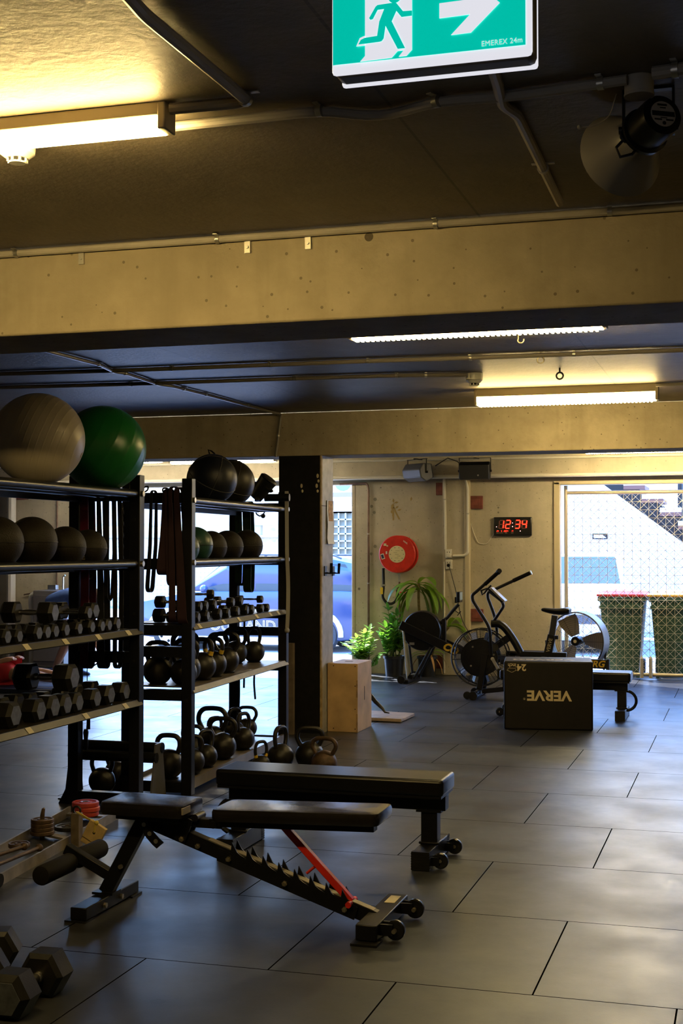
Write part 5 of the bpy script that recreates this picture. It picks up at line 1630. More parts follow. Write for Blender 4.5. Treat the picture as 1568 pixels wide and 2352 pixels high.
# rear leg and feet
wpart('rear_leg', MB().bar((-2.545, AY, .42), (-2.742, AY, .065), .05, .062, up=(1, 0, .4)), m_black, r, bevel=.004)
wpart('rear_foot', MB().box((-2.778, AY - .27, .008), (-2.702, AY + .25, .062)), m_black, r, bevel=.004)
wpart('foot_plate', MB().box((-2.80, AY - .28, .0), (-2.70, AY - .19, .008)), m_rubber, r)
wpart('foot_plate', MB().box((-2.80, AY + .16, .0), (-2.69, AY + .26, .008)), m_rubber, r)
wpart('weld_plate', MB().cbox((-2.742, AY, .066), (.10, .085, .010)), m_black, r)
for y in (AY - .10, AY + .06):
    wpart('bolt', MB().cyl((-2.702, y, .034), (-2.690, y, .034), .012, n=6), m_bolt, r)
wpart('bolt', MB().cyl((-2.655, AY - .032, .19), (-2.655, AY - .045, .19), .010, n=8), m_bolt, r)
# roller arm
wpart('roller_arm', MB().bar((-2.70, AY, .13), (-2.94, AY, .245), .045, .045, up=(.4, 0, 1)), m_black, r, bevel=.003)
for y0, y1 in ((AY - .30, AY - .03), (AY + .03, AY + .27)):
    wpart('foam_roller', MB().lathe([(.025, 0), (.040, .004), (.043, .012), (.043, y1 - y0 - .012), (.040, y1 - y0 - .004), (.025, y1 - y0)], 24, M.Translation((-2.905, y0, .192)) @ M.Rotation(-pi / 2, 4, 'X')), m_foam, r)
wpart('roller_axle', MB().cyl((-2.905, AY - .29, .192), (-2.905, AY + .25, .192), .012, n=10), m_black, r)
# front foot with wheels
wpart('front_foot', MB().box((-1.525, AY - .22, .012), (-1.435, AY + .30, .075)), m_black, r, bevel=.004)
wpart('foot_plate', MB().box((-1.535, AY - .262, .0), (-1.425, AY - .16, .010)), m_rubber, r)
wpart('sticker', MB().box((-1.50, AY + .14, .0755), (-1.455, AY + .26, .077)), m_label, r)
for y in (AY - .14, AY + .20):
    for d_ in (-.030, .018):
        wpart('wheel_bracket', MB().box((-1.437, y + d_, .025), (-1.385, y + d_ + .012, .07)), m_black, r)
    t = wpart('wheel', MB().lathe([(.02, -.013), (.036, -.013), (.041, -.007), (.041, .007), (.036, .013), (.02, .013)], 24, M.Translation((-1.378, y, .044)) @ M.Rotation(pi / 2, 4, 'X')), m_tyreblk, r)
    wpart('axle_bolt', MB().cyl((-1.378, y - .034, .044), (-1.378, y + .034, .044), .009, n=10), m_bolt, r)
# red strut
P0, P1 = V((-1.915, AY, .415)), V((-1.605, AY, .108))
wpart('support_strut', MB().bar(P0, P1, .032, .03, up=(1, 0, 1)), m_red, r, bevel=.003)
wpart('strut_pin', MB().cyl(P1 + V((0, -.052, -.004)), P1 + V((0, .052, -.004)), .013, n=14), m_red, r)
pm = P0.lerp(P1, .52)
wpart('strut_peg', MB().cyl(pm + V((-.01, 0, -.01)), pm + V((-.045, -.02, -.04)), .006, n=10), m_red, r)

# ================================================================ PLYO BOXES
r = thing('plyo_box', 'tall plywood plyo box standing against the pillar', 'plyo box', (-3.36, 11.45, 0))
hb_ = MB().box((-3.495, 11.232, 0), (-3.222, 11.68, .592))
wpart('box_carcass', hb_, m_ply, r, bevel=.003)
pe = mat('plywood_edge', (0.38, 0.24, 0.11), 0.6, var=.3, vs=30)
for z0, z1 in ((0.0, .16), (.30, .45)):
    wpart('finger_joint', MB().box((-3.236, 11.2305, z0), (-3.2215, 11.234, z1)), pe, r)
wpart('hand_slot', MB().box((-3.2225, 11.44, .26), (-3.2205, 11.452, .38)), m_hole, r)
wpart('hand_slot', MB().box((-3.40, 11.44, .5915), (-3.33, 11.47, .5935)), m_hole, r)
sc_ = MB()
for x, z in ((-3.245, .03), (-3.245, .20), (-3.245, .40), (-3.245, .57), (-3.44, .03), (-3.44, .57)):
    sc_.cyl((x, 11.2325, z), (x, 11.230, z), .005, n=8)
wpart('screw', sc_, m_hole, r)

A_, B_ = V((-2.052, 11.813, 0)), V((-1.289, 11.924, 0))
rz = atan2(B_.y - A_.y, B_.x - A_.x)
r = thing('plyo_box', 'black foam plyo box with upside-down cream lettering', 'plyo box', A_, rz)
BW, BD, BH = (B_ - A_).length, .50, .598
MB().box((0, 0, 0), (BW, BD, BH)).build('foam_block', mat('black_foam_vinyl', (0.007, 0.0055, 0.005), 0.5, var=.2, vs=12, bump=.1, bs=120, spec=.3), r, bevel=.014, seg=3)
def boxtext(body, cx_, cz_, w_, h_, nm, bold=.0):
    t = text_mb(body, .1, .0005, bold=bold)
    xs = [p.x for p in t.v]; zs_ = [p.y for p in t.v]
    sx_ = w_ / (max(xs) - min(xs)); sz_ = h_ / (max(zs_) - min(zs_))
    cx0 = (max(xs) + min(xs)) / 2; cz0 = (max(zs_) + min(zs_)) / 2
    m_ = M.Translation((cx_, -.0006, cz_)) @ ROTX @ M.Rotation(pi, 4, 'Z') @ M.Diagonal((sx_, sz_, 1, 1)) @ M.Translation((-cx0, -cz0, 0))
    o = t.build(nm, m_gold, r); o.data.transform(m_)
k = BW / 206.0
fx_ = lambda px: (px - 1156.5) * k
fz_ = lambda py: (1678 - py) * BH / 160.0
boxtext('VERVE', fx_(1262), fz_(1598), 104 * k, 24.5 * BH / 160, 'brand_lettering', .0035)
boxtext('\u00ae', fx_(1204), fz_(1606), 5 * k, 5 * BH / 160, 'registered_mark')
boxtext('24', fx_(1197.5), fz_(1533), 22 * k, 16 * BH / 160, 'height_number', .003)
boxtext('inch', fx_(1175.5), fz_(1528), 18.5 * k, 9.5 * BH / 160, 'height_unit', .0015)
ar = MB()
apts = [(1166, 1534.5), (1184, 1534.5), (1184, 1539), (1186.5, 1539), (1175, 1544.5), (1163.5, 1539), (1166, 1539)]
ap = [V((fx_(a), -.0008, fz_(b))) for a, b in apts]
ar.tube(ap, .0018, 4, closed=True)
ar.build('arrow_mark', m_gold, r)
t = text_mb('VERVE', .12, .0005, bold=.004, sx=1.25)
o = t.build('brand_lettering', m_gold, r)
o.data.transform(M.Translation((BW * .52, .2, BH + .0006)) @ M.Rotation(pi, 4, 'Z'))
t = text_mb('24', .11, .0005, bold=.004)
o = t.build('height_number', m_gold, r)
o.data.transform(M.Translation((.13, .2, BH + .0006)) @ M.Rotation(pi, 4, 'Z'))

# flat board behind the plywood box
q = [oz(858, 1657), oz(921, 1660), oz(952, 1646), oz(868, 1640)]
c = sum(q, V()) / 4
r = thing('wooden_board', 'flat pale board lying on the floor behind the plywood plyo box', 'board', c)
q[0].x -= .08; q[3].x -= .08
b = MB().add([p + V((0, 0, .003)) for p in q] + [p + V((0, 0, .034)) for p in q], [(3, 2, 1, 0), (4, 5, 6, 7), (0, 1, 5, 4), (1, 2, 6, 5), (2, 3, 7, 6), (3, 0, 4, 7)])
wpart('board_slab', b, mat('worn_pale_board', (0.36, 0.27, 0.20), 0.55, var=.2, vs=10), r, bevel=.006)
P = [oy(850, 1596, 12.25), oy(862, 1612, 12.22), oy(878, 1627, 12.2), oy(884, 1636, 12.2), oy(894, 1638, 12.2)]
tag(MB().tube(P, [.022, .02, .016, .01, .005], 10).build('lever_bar', m_iron, origin=P[2]), 'dark tapered bar leaning onto the flat board behind the plywood box', 'bar')

# ================================================================ ROWING MACHINE
RY = 15.72
def ry(px, py, dy=0): return oy(px, py, RY + dy)
fc = oz(944, 1563); 
r = thing('rowing_machine', 'black rowing machine with round flywheel housing in front of the plants', 'rowing machine', (ry(944, 1560).x, RY, 0))
c = ry(971, 1448)
MB_ = MB().lathe([(.02, 0), (.20, .0), (.232, .02), (.238, .05), (.238, .13), (.225, .155), (.02, .16)], 48, M.Translation((c.x, RY + .08, c.z)) @ M.Rotation(pi / 2, 4, 'X'))
wpart('flywheel_housing', MB_, m_satin, r)
wpart('flywheel_hub', MB().cyl((c.x, RY - .09, c.z), (c.x, RY - .075, c.z), .045, n=20), m_rubber, r)
wpart('vent_sticker', MB().cbox((c.x - .115, RY - .0835, c.z - .155), (.06, .003, .03), mtx=None), m_steel, r)
a, b = ry(924, 1434), ry(1078, 1508)
wpart('main_frame_arm', MB().bar(a + V((0, -.10, 0)), b + V((0, -.10, 0)), .03, .105), m_black, r, bevel=.004)
wpart('main_frame_arm', MB().bar(a + V((0, .10, 0)), b + V((0, .10, 0)), .03, .105), m_black, r, bevel=.004)
d_ = (b - a).normalized()
lg = MB()
ca = a.lerp(b, .745) + V((0, -.1165, .0))
rot = M.Translation(ca) @ M.Rotation(atan2(-d_.z, d_.x), 4, 'Y')
lg.merge(text_mb('CO', .12, .001, bold=.006, shear=.25), rot @ ROTX)
wpart('yellow_logo', lg, m_yellow, r)
e = ry(1396, 1526)
wpart('monorail', MB().bar(V((b.x - .1, RY, b.z - .02)), V((e.x, RY, e.z)), .05, .105), m_black, r, bevel=.003)
t = text_mb('ROWERG', .105, .001, bold=.003, shear=.3, align='RIGHT')
o = t.build('rail_lettering', m_yellow, None)
o.data.transform(M.Translation(V((e.x - .04, RY - .026, e.z)) - V(r.location)) @ ROTX)
o.parent = r
wpart('rail_end_stop', MB().box((e.x - .01, RY - .04, e.z - .06), (e.x + .015, RY + .04, e.z + .06)), m_rubber, r)
wpart('rear_leg', MB().bar((e.x - .25, RY, e.z), (e.x - .2, RY, .02), .05, .05, up=(1, 0, 0)).box((e.x - .24, RY - .2, 0), (e.x - .16, RY + .2, .03)), m_black, r)
wpart('seat', MB().box((e.x - 1.0, RY - .14, e.z + .07), (e.x - .74, RY + .14, e.z + .13)), m_foam, r, bevel=.02)
for pa, pb, mm, dy in (((931, 1448), (942, 1557), m_steel, -.1), ((993, 1486), (956, 1557), m_black, -.1), ((931, 1448), (942, 1557), m_black, .1), ((993, 1486), (956, 1557), m_black, .1)):
    wpart('front_leg', MB().cyl(ry(*pa) + V((0, dy, 0)), ry(*pb) + V((0, dy * 1.3, 0)), .014, n=10), mm, r)
fx = ry(945, 1560).x
wpart('front_foot', MB().box((fx - .035, RY - .30, 0), (fx + .035, RY + .30, .045)), m_black, r, bevel=.01)
for s in (-1, 1):
    wpart('transport_wheel', MB().cyl((fx - .05, RY + s * .29, .045), (fx - .05, RY + s * .33, .045), .045, n=20), m_rubber, r)
wpart('foot_clamp', MB().cyl((fx + .02, RY - .16, .06), (fx + .02, RY + .16, .06), .03, n=16), m_satin, r)
wpart('chain_guide_post', MB().box((ry(1016, 1425).x, RY - .03, ry(1016, 1480).z), (ry(1024, 1425).x, RY + .03, ry(1016, 1421).z)), m_black, r, bevel=.004)
P = [ry(1012, 1432), ry(1016, 1426), ry(1026, 1420), ry(1040, 1402), ry(1053, 1388)]
wpart('monitor_arm', MB().tube(bend(P, .05), .02, 10), m_black, r)
p = ry(1055, 1371)
wpart('monitor', MB().cbox((p.x, RY, p.z), (.035, .17, .125), mtx=None), m_satin, r, bevel=.006)
wpart('screen', MB().cbox((p.x + .019, RY, p.z + .01), (.004, .14, .09)), mat('grey_green_lcd', (0.25, 0.30, 0.26), 0.3), r)
p2 = ry(1049, 1378)
wpart('phone_holder', MB().cbox((p2.x, RY - .03, p2.z), (.03, .06, .07)).cbox((p2.x + .01, RY - .03, p2.z + .05), (.012, .05, .05)), m_rubber, r)
P = [ry(1043, 1401), ry(1052, 1408), ry(1058, 1404), ry(1050, 1414)]
wpart('handle_cable', MB().tube(P, .006, 6), m_rubber, r)

# ================================================================ AIR BIKE
BY = 14.22
def zb_(zx, zy, dy=0): return oy(1020 + zx / 5.058, 1290 + zy / 5.058, BY + dy)
r = thing('air_bike', 'black air bike with caged fan wheel and long moving handles', 'exercise bike', (zb_(430, 1500).x, BY, 0))
c = zb_(425, 1108)
R_ = .300
cg = MB()
for y in (-.085, .085):
    cg.tube(arc((c.x, BY + y, c.z), R_, 0, 2 * pi, 56)[:-1], .008, 6, closed=True)
    n = 11
    for k in range(n):
        cg.tube(arc((c.x, BY + y * (1.03), c.z), .205 + (R_ - .205) * (k + .5) / n, 0, 2 * pi, 44)[:-1], .0016, 4, closed=True)
cg2 = wpart('fan_cage_ring', cg, m_satin, r)
sp = MB()
for k in range(12):
    a = 2 * pi * k / 12 + .1
    for y in (-.09, .09):
        sp.bar((c.x + cos(a) * .19, BY + y, c.z + sin(a) * .19), (c.x + cos(a) * R_, BY + y, c.z + sin(a) * R_), .006, .006, up=(0, 1, 0))
    sp.bar((c.x + cos(a) * R_, BY - .085, c.z + sin(a) * R_), (c.x + cos(a) * R_, BY + .085, c.z + sin(a) * R_), .008, .006)
wpart('cage_spoke', sp, m_satin, r)
bl = MB()
for k in range(10):
    a = 2 * pi * k / 10
    bl.bar((c.x + cos(a) * .06, BY, c.z + sin(a) * .06), (c.x + cos(a) * .27, BY, c.z + sin(a) * .27), .10, .004, up=(-sin(a) , .5, cos(a)))
wpart('fan_blade', bl, mat('grey_fan_blade', (0.16, 0.17, 0.20), .45), r)
dk = MB()
for s in (-1, 1):
    dk.lathe([(.20, 0), (.20, .012), (.03, .022)], 44, M.Translation((c.x, BY + s * .088, c.z)) @ M.Rotation(s * -pi / 2, 4, 'X'))
wpart('cage_disc', dk, m_black, r)
dk = MB()
for k in range(9):
    dk.tube(arc((c.x, BY - .103, c.z), .06 + .014 * k, 0, 2 * pi, 40)[:-1], .003, 4, closed=True)
wpart('disc_groove_ring', dk, m_satin, r)
ln = zb_
def tubes(nm, pts, rad, m=m_black, dy=0, rb=.08, n=12):
    return wpart(nm, MB().tube(bend([zb_(a, b, dy) for a, b in pts], rb), rad, n), m, r)
wpart('fork', MB().bar(zb_(475, 1080, -.12), zb_(405, 1490, -.12), .03, .062, up=(1, 0, 0)), m_black, r, bevel=.004)
wpart('fork', MB().bar(zb_(505, 1080, .12), zb_(450, 1490, .12), .03, .062, up=(1, 0, 0)), m_black, r, bevel=.004)
# curved main tube
cv = [zb_(*p) for p in ((548, 722), (640, 720), (705, 770), (765, 850), (830, 950), (885, 1060))]
wpart('curved_main_tube', MB().tube(bend(cv, .06), .040, 16), m_black, r)
wpart('hub_link', MB().bar(zb_(600, 985, 0), zb_(775, 862, 0), .06, .075), m_black, r, bevel=.006)
wpart('hub_link_pivot', MB().cyl(zb_(585, 1000, -.12), zb_(585, 1000, .12), .04, n=20), m_black, r)
wpart('seat_rail', MB().bar(zb_(720, 1062), zb_(1420, 1085), .06, .05), m_black, r, bevel=.006)
wpart('frame_rail', MB().bar(zb_(440, 1505), zb_(1300, 1420), .06, .05), m_black, r, bevel=.006)
wpart('frame_post', MB().bar(zb_(800, 1060), zb_(760, 1440), .06, .06, up=(1, 0, 0)), m_black, r)
for x_, nm in ((zb_(390, 1530).x, 'front_foot'), (zb_(1300, 1430).x, 'rear_foot')):
    wpart(nm, MB().cyl((x_, BY - .27, .045), (x_, BY + .27, .045), .038, n=20), m_satin, r)
    for y0 in (-.285, .24):
        wpart('foot_cap', MB().cyl((x_, BY + y0, .045), (x_, BY + y0 + .045, .045), .046, n=20), m_rubber, r)
for s in (-1, 1):
    x_ = zb_(390, 1530).x
    wpart('transport_wheel', MB().cyl((x_ - .075, BY + s * .20 - .015, .042), (x_ - .075, BY + s * .20 + .015, .042), .040, n=20), m_rubber, r)
# handles: near (towards camera) and far
tubes('moving_handle', ((545, 1090), (530, 800), (505, 730), (330, 450), (322, 390), (370, 350), (640, 110)), .017, dy=-.20, rb=.10)
tubes('moving_handle', ((610, 1050), (615, 830), (590, 640), (505, 420), (503, 360), (570, 330), (985, 138)), .017, dy=.20, rb=.08)
g1, g2 = zb_(470, 265, -.20), zb_(648, 104, -.20)
wpart('hand_grip', MB().cyl(g1, g2, .021, n=14).cyl(g2 - (g2 - g1).normalized() * .03, g2 + V((.0, -.03, .0)), .026, n=14), m_foam, r)
g1, g2 = zb_(800, 222, .20), zb_(1000, 130, .20)
wpart('hand_grip', MB().cyl(g1, g2, .021, n=14), m_foam, r)
wpart('grip_cap', MB().cyl(g2, g2 + (g2 - g1).normalized() * .012, .024, n=14), m_steel, r)
tubes('console_mast', ((555, 720), (690, 520), (672, 462), (530, 350)), .016, rb=.06)
m_con = mat('silver_console', (0.5, 0.5, 0.5), .3, .4)
a, b = zb_(548, 305), zb_(712, 462)
wpart('console', MB().bar(a, b, .16, .022, up=(1, 0, 1)), m_con, r, bevel=.004)
wpart('console_back', MB().bar(a + V((-.02, 0, -.012)), b + V((-.02, 0, -.012)), .14, .022, up=(1, 0, 1)), m_satin, r, bevel=.004)
wpart('bottle_bracket', MB().tube([zb_(430, 340, -.1), zb_(440, 385, -.1), zb_(470, 360, -.1), zb_(500, 320, -.1), zb_(545, 275, -.1)], .010, 8).cyl(zb_(420, 340, -.1), zb_(500, 310, -.1), .008, n=8), m_satin, r)
# seat
a, b = zb_(1205, 1065), zb_(1252, 850)
wpart('seat_post_sleeve', MB().bar(a, b, .06, .085, up=(1, 0, 0)), m_black, r, bevel=.005)
wpart('seat_post', MB().bar(b, zb_(1284, 625), .045, .062, up=(1, 0, 0)), mat('brushed_seat_post', (0.07, .07, .075), .35, .6), r, bevel=.004)
wpart('clamp_knob', MB().cyl(zb_(1300, 860, -.05), zb_(1300, 880, -.05) + V((.0, 0, -.02)), .022, n=12), m_rubber, r)
t = text_mb('VERVE', .052, .0008, bold=.0012, sx=1.0)
mid = a.lerp(b, .45); dd = (b - a).normalized()
o = t.build('post_lettering', m_gold, None)
ang = atan2(dd.z, dd.x)
o.data.transform(M.Translation(mid + V((0, -.0315, 0)) - V(r.location)) @ M.Rotation(-ang, 4, 'Y') @ ROTX)
o.parent = r
sd = []
x0, x1 = zb_(1122, 570).x, zb_(1472, 560).x
zt_ = zb_(1300, 528).z; zl_ = zb_(1300, 630).z
for t_, wv, zu_, zd_ in ((0, .018, .78, .55), (.08, .028, .95, .42), (.3, .05, .86, .22), (.55, .09, .84, .10), (.8, .125, .98, .05), (.95, .12, 1.0, .12), (1, .09, .85, .35)):
    x = x0 + (x1 - x0) * t_
    za, zb2 = zl_ + (zt_ - zl_) * zu_, zl_ + (zt_ - zl_) * zd_
    sd.append([(x, BY - wv * .7, za), (x, BY + wv * .7, za), (x, BY + wv, (za * .7 + zb2 * .3)), (x, BY + wv * .8, zb2), (x, BY - wv * .8, zb2), (x, BY - wv, (za * .7 + zb2 * .3))])
wpart('saddle', MB().loft(sd), m_vinyl, r, subsurf=2, ang=80)
# cranks and pedals
cp = zb_(585, 1180)
wpart('crank', MB().bar(zb_(560, 1130, -.13), zb_(650, 1290, -.13), .02, .03).cyl(zb_(560, 1130, -.13), zb_(560, 1130, .13), .02, n=12), m_steel, r)
p = zb_(650, 1300, -.18)
wpart('pedal', MB().cbox((p.x, p.y, p.z), (.05, .1, .105)), m_rubber, r, bevel=.006)
for zx, zy in ((575, 1082), (585, 1160), (330, 990), (310, 1210), (640, 1180)):
    p = zb_(zx, zy, -.112)
    wpart('bolt', MB().cyl(p, p + V((0, -.01, 0)), .010, n=8), m_bolt, r)

# ================================================================ DRUM FAN
FY = 15.85
fc = oy(1321, 1473, FY)
r = thing('drum_fan', 'large round floor fan with wide blades behind the air bike saddle', 'fan', (fc.x, FY, 0))
q = M.Translation(fc) @ M.Rotation(radians(-13), 4, 'Z') @ M.Rotation(pi / 2, 4, 'X')
m_blade = mat('tan_fan_blade', (0.42, 0.35, 0.26), .5)  # plain tan, lighter than the drum
RF = .335
wpart('drum_shell', MB().lathe([(RF, .0), (RF + .008, -.005), (RF + .010, -.20), (RF - .004, -.205), (RF - .006, -.195), (RF - .010, -.01)], 56, q, caps=False), mat('grey_drum', (0.20, 0.20, 0.21), .35, .4), r)
gd = MB()
for k in range(13):
    gd.tube([q @ V((x, y, .008)) for x, y, _ in [(cos(2 * pi * j / 48) * (.05 + .0235 * k), sin(2 * pi * j / 48) * (.05 + .0235 * k), 0) for j in range(48)]], .0012, 4, closed=True)
for k in range(12):
    a = 2 * pi * k / 12
    gd.tube([q @ V((cos(a) * .05, sin(a) * .05, .012)), q @ V((cos(a) * RF, sin(a) * RF, .004))], .0022, 4)
wpart('wire_guard', gd, m_satin, r)
for k, a0 in enumerate((2.05, 0.02, 4.15)):
    bm = MB()
    rings = []
    for t_, wv, tw in ((.07, .055, .75), (.15, .09, .6), (.24, .115, .5), (.305, .11, .4)):
        d1 = V((cos(a0), sin(a0), 0)); d2 = V((-sin(a0), cos(a0), 0)) * cos(tw) + V((0, 0, 1)) * sin(tw)
        cc = d1 * t_ + V((0, 0, -.09))
        nn = d1.cross(d2).normalized() * .002
        rings.append([q @ (cc - d2 * wv - nn), q @ (cc + d2 * wv - nn), q @ (cc + d2 * wv + nn), q @ (cc - d2 * wv + nn)])
    bm.loft(rings)
    wpart('fan_blade', bm, m_blade, r)
wpart('hub', MB().lathe([(.02, .012), (.05, .010), (.055, -.0), (.055, -.14), (.03, -.15)], 28, q), m_satin, r)
wpart('stand', MB().bar((fc.x - .25, FY + .1, 0), (fc.x + .25, FY + .1, 0.0), .04, .03).bar((fc.x + .30, FY + .08, 0), (fc.x + .352, FY + .08, fc.z), .02, .035, up=(0, 1, 0)).bar((fc.x - .30, FY + .08, 0), (fc.x - .352, FY + .08, fc.z), .02, .035, up=(0, 1, 0)).bar((fc.x + .30, FY - .2, .012), (fc.x + .30, FY + .3, .012), .03, .024).bar((fc.x - .30, FY - .2, .012), (fc.x - .30, FY + .3, .012), .03, .024), m_black, r)
wpart('hub_badge', MB().cyl(q @ V((0, 0, .012)), q @ V((0, 0, .015)), .02, n=16), m_label, r)

# ================================================================ PLANTS
m_pot = mat('black_plastic_pot', (0.012, 0.013, 0.016), 0.35)
m_soil = mat('potting_soil', (0.03, 0.02, 0.012), 0.95)
m_leaf1 = leafy('dracaena_leaf', (0.16, 0.30, 0.035), (0.35, 0.55, 0.04))
m_leaf2 = leafy('deep_green_leaf', (0.045, 0.15, 0.03), (0.16, 0.40, 0.03))
m_leaf3 = leafy('fresh_green_leaf', (0.12, 0.28, 0.05), (0.35, 0.60, 0.08))
m_dry = mat('dry_leaf', (0.40, 0.22, 0.07), .7)
m_stem = mat('green_stem', (0.10, 0.15, 0.04), .6)
m_trunk = mat('cane_trunk', (0.25, 0.20, 0.09), .7, var=.3, vs=30)
def leaf(mb, p0, d, L, w, droop, n=7, curl=0.0, shape='lance'):
    d = V(d).normalized()
    side = d.cross(Z)
    if side.length < .05: side = V((1, 0, 0))
    side.normalize()
    pts = []; p = V(p0); dd = d.copy()
    ws = []
    for i in range(n + 1):
        t = i / n
        pts.append(p.copy())
        ws.append(w * (sin(pi * min(1, t * .93 + .05)) ** (.7 if shape == 'lance' else .5)) if i < n else w * .05)
        dd = (dd + V((0, 0, -droop / n))).normalized()
        p = p + dd * (L / n)
    vs = []
    for i, (q_, wv) in enumerate(zip(pts, ws)):
        a = pts[min(n, i + 1)] - pts[max(0, i - 1)]
        nrm = side.cross(a).normalized()
        vs += [q_ - side * wv / 2 + nrm * wv * .15, q_, q_ + side * wv / 2 + nrm * wv * .15]
    fs = []
    for i in range(n):
        b = 3 * i
        fs += [(b, b + 1, b + 4, b + 3), (b + 1, b + 2, b + 5, b + 4)]
    mb.add(vs, fs)
def pot(root, R, H_):
    MB().lathe([(R * .80, 0), (R * .94, H_ * .86), (R * 1.03, H_ * .87), (R * 1.03, H_), (R * .95, H_), (R * .92, H_ * .9)], 32, caps=False).cyl((0, 0, 0), (0, 0, .01), R * .79, n=28).build('pot', m_pot, root)
    MB().cyl((0, 0, H_ * .86), (0, 0, H_ * .89), R * .93, n=28).build('soil', m_soil, root)
# dracaena
pc = oz(981, 1553)
r = thing('potted_plant', 'tall dracaena with long drooping leaves in a black pot under the hose reel', 'potted plant', pc)
pot(r, .125, .25)
PY = pc.y
tr = [V((0, 0, .22)), V((-.03, 0, .5)), oy(961, 1400, PY) - V(pc), oy(961, 1340, PY) - V(pc)]
MB().tube(bend(tr, .1), [.017] * len(bend(tr, .1)), 8).tube([(.04, 0, .22), (.12, 0, .42), oy(1030, 1440, PY) - V(pc)], .015, 8).build('cane', m_trunk, r)
lf = MB(); top = tr[-1]
R2 = random.Random(5)
for k in range(20):
    a = 2 * pi * k / 20 + R2.uniform(-.2, .2)
    up = R2.uniform(-.2, .9)
    leaf(lf, top + V((0, 0, -.06 * (k % 4) / 2)), (cos(a), sin(a) * .2 - .1, up), R2.uniform(.36, .54), R2.uniform(.085, .125), R2.uniform(2.0, 3.6))
top2 = oy(1030, 1440, PY) - V(pc)
for k in range(8):
    a = 2 * pi * k / 8 + R2.uniform(-.2, .2)
    leaf(lf, top2, (cos(a), sin(a) * .2, R2.uniform(.1, .9)), R2.uniform(.26, .36), .09, R2.uniform(2.0, 3.0))
for k in range(7):
    a = 2 * pi * k / 7
    leaf(lf, V((0, 0, .26)), (cos(a), sin(a) * .3, R2.uniform(.5, 1.2)), R2.uniform(.2, .32), .05, 1.5)
lf.build('foliage', m_leaf1, r, ang=60)
dl = MB()
for k in range(5):
    a = 2 * pi * k / 5
    leaf(dl, V((0, 0, .25)), (cos(a), sin(a) * .3 - .15, .5), .34, .03, 3.0)
leaf(dl, top + V((-.02, 0, -.05)), (-.9, -.2, -.2), .5, .04, 2.4)
dl.build('dry_leaves', m_dry, r, ang=60)
# ZZ plant
pc = oz(905, 1553)
r = thing('potted_plant', 'bushy glossy green plant with upright stems in a black pot beside the rowing machine', 'potted plant', pc)
pot(r, .135, .255)
st, lf = MB(), MB()
def zz(root_p, d, L, n, lw, droop):
    d = V(d).normalized(); p = V(root_p); pts = [p.copy()]
    for i in range(n):
        d = (d + V((0, 0, -droop / n))).normalized(); p = p + d * (L / n); pts.append(p.copy())
    st.tube(pts, [.007 - .004 * i / n for i in range(n + 1)], 6)
    side = d.cross(Z).normalized() if d.cross(Z).length > .05 else V((1, 0, 0))
    for i in range(2, n + 1):
        tg = (pts[i] - pts[i - 1]).normalized()
        for s in (-1, 1):
            leaf(lf, pts[i], side * s + tg * .7 + V((0, R2.uniform(-.5, .5), R2.uniform(-.1, .3))), lw * R2.uniform(.8, 1.2), lw * .55, .3, 4, shape='oval')
    leaf(lf, pts[-1], d, lw, lw * .45, .2, 4, shape='oval')
for px, py in ((886, 1405), (896, 1428), (905, 1432), (915, 1445), (925, 1458), (886, 1445), (905, 1462), (930, 1478), (880, 1468), (893, 1445), (918, 1440), (899, 1418), (884, 1462), (933, 1462)):
    tgt = oy(px, py, pc.y + R2.uniform(-.15, .15)) - V(pc)
    d = tgt - V((0, 0, .22))
    zz(V((R2.uniform(-.06, .06), R2.uniform(-.06, .06), .22)), (d + V((0, 0, .12))), d.length * 1.02, 8, .115, .25)
for px, py in ((882, 1520), (878, 1508), (886, 1512)):
    tgt = oy(px, py, pc.y - .12) - V(pc)
    zz(V((-.04, -.05, .23)), V((tgt.x, tgt.y, .28)), .30, 8, .06, 2.6)
st.build('stem', m_stem, r); lf.build('foliage', m_leaf2, r, ang=60)
# spreading plant at the opening
pc = oz(835, 1556)
pc = V((-4.55, 16.15, 0))
r = thing('potted_plant', 'sunlit plant with round leaves spreading across the wall edge by the opening', 'potted plant', pc)
pot(r, .10, .18)
st, lf = MB(), MB()
for px, py in ((803, 1500), (812, 1482), (825, 1472), (838, 1460), (846, 1468), (848, 1480), (820, 1505), (835, 1495), (840, 1500), (842, 1462), (798, 1490), (806, 1520), (850, 1450), (828, 1516), (843, 1480), (812, 1510)):
    tgt = oy(px, py, pc.y + R2.uniform(-.2, .2)) - V(pc)
    d = tgt - V((0, 0, .16))
    zz(V((R2.uniform(-.04, .04), R2.uniform(-.04, .04), .16)), d + V((0, 0, .15)), d.length * 1.05, 8, .10, .5)
st.build('stem', m_stem, r); lf.build('foliage', m_leaf3, r, ang=60)

# ================================================================ DRAG SLED AND LOOSE IRON UNDER THE RACK
r = thing('drag_sled', 'dull steel drag sled with two long flat rails lying under the rack', 'sled', (-3.7, 6.6, 0))
a0, a1 = V((-3.72, 6.24, 0)), V((-3.872, 7.28, 0))
b0, b1 = V((-3.39, 5.685, 0)), V((-3.56, 7.28, 0))
a0 = a0 + (a0 - a1) * .55; b0 = b0 + (b0 - b1) * .25
for p, q in ((a0, a1), (b0, b1)):
    wpart('rail', MB().bar(p + V((0, 0, .028)), q + V((0, 0, .028)), .012, .056), m_sledsteel, r)
for t_ in (.12, .66, .97):
    wpart('cross_member', MB().bar(a0.lerp(a1, t_) + V((0, 0, .02)), b0.lerp(b1, t_) + V((0, 0, .02)), .05, .012), m_sledsteel, r)
pb = oz(176, 1944, .0)
wpart('upright_tube', MB().box((pb.x - .024, pb.y - .024, .0), (pb.x + .024, pb.y + .024, .178)), m_post, r, bevel=.003)
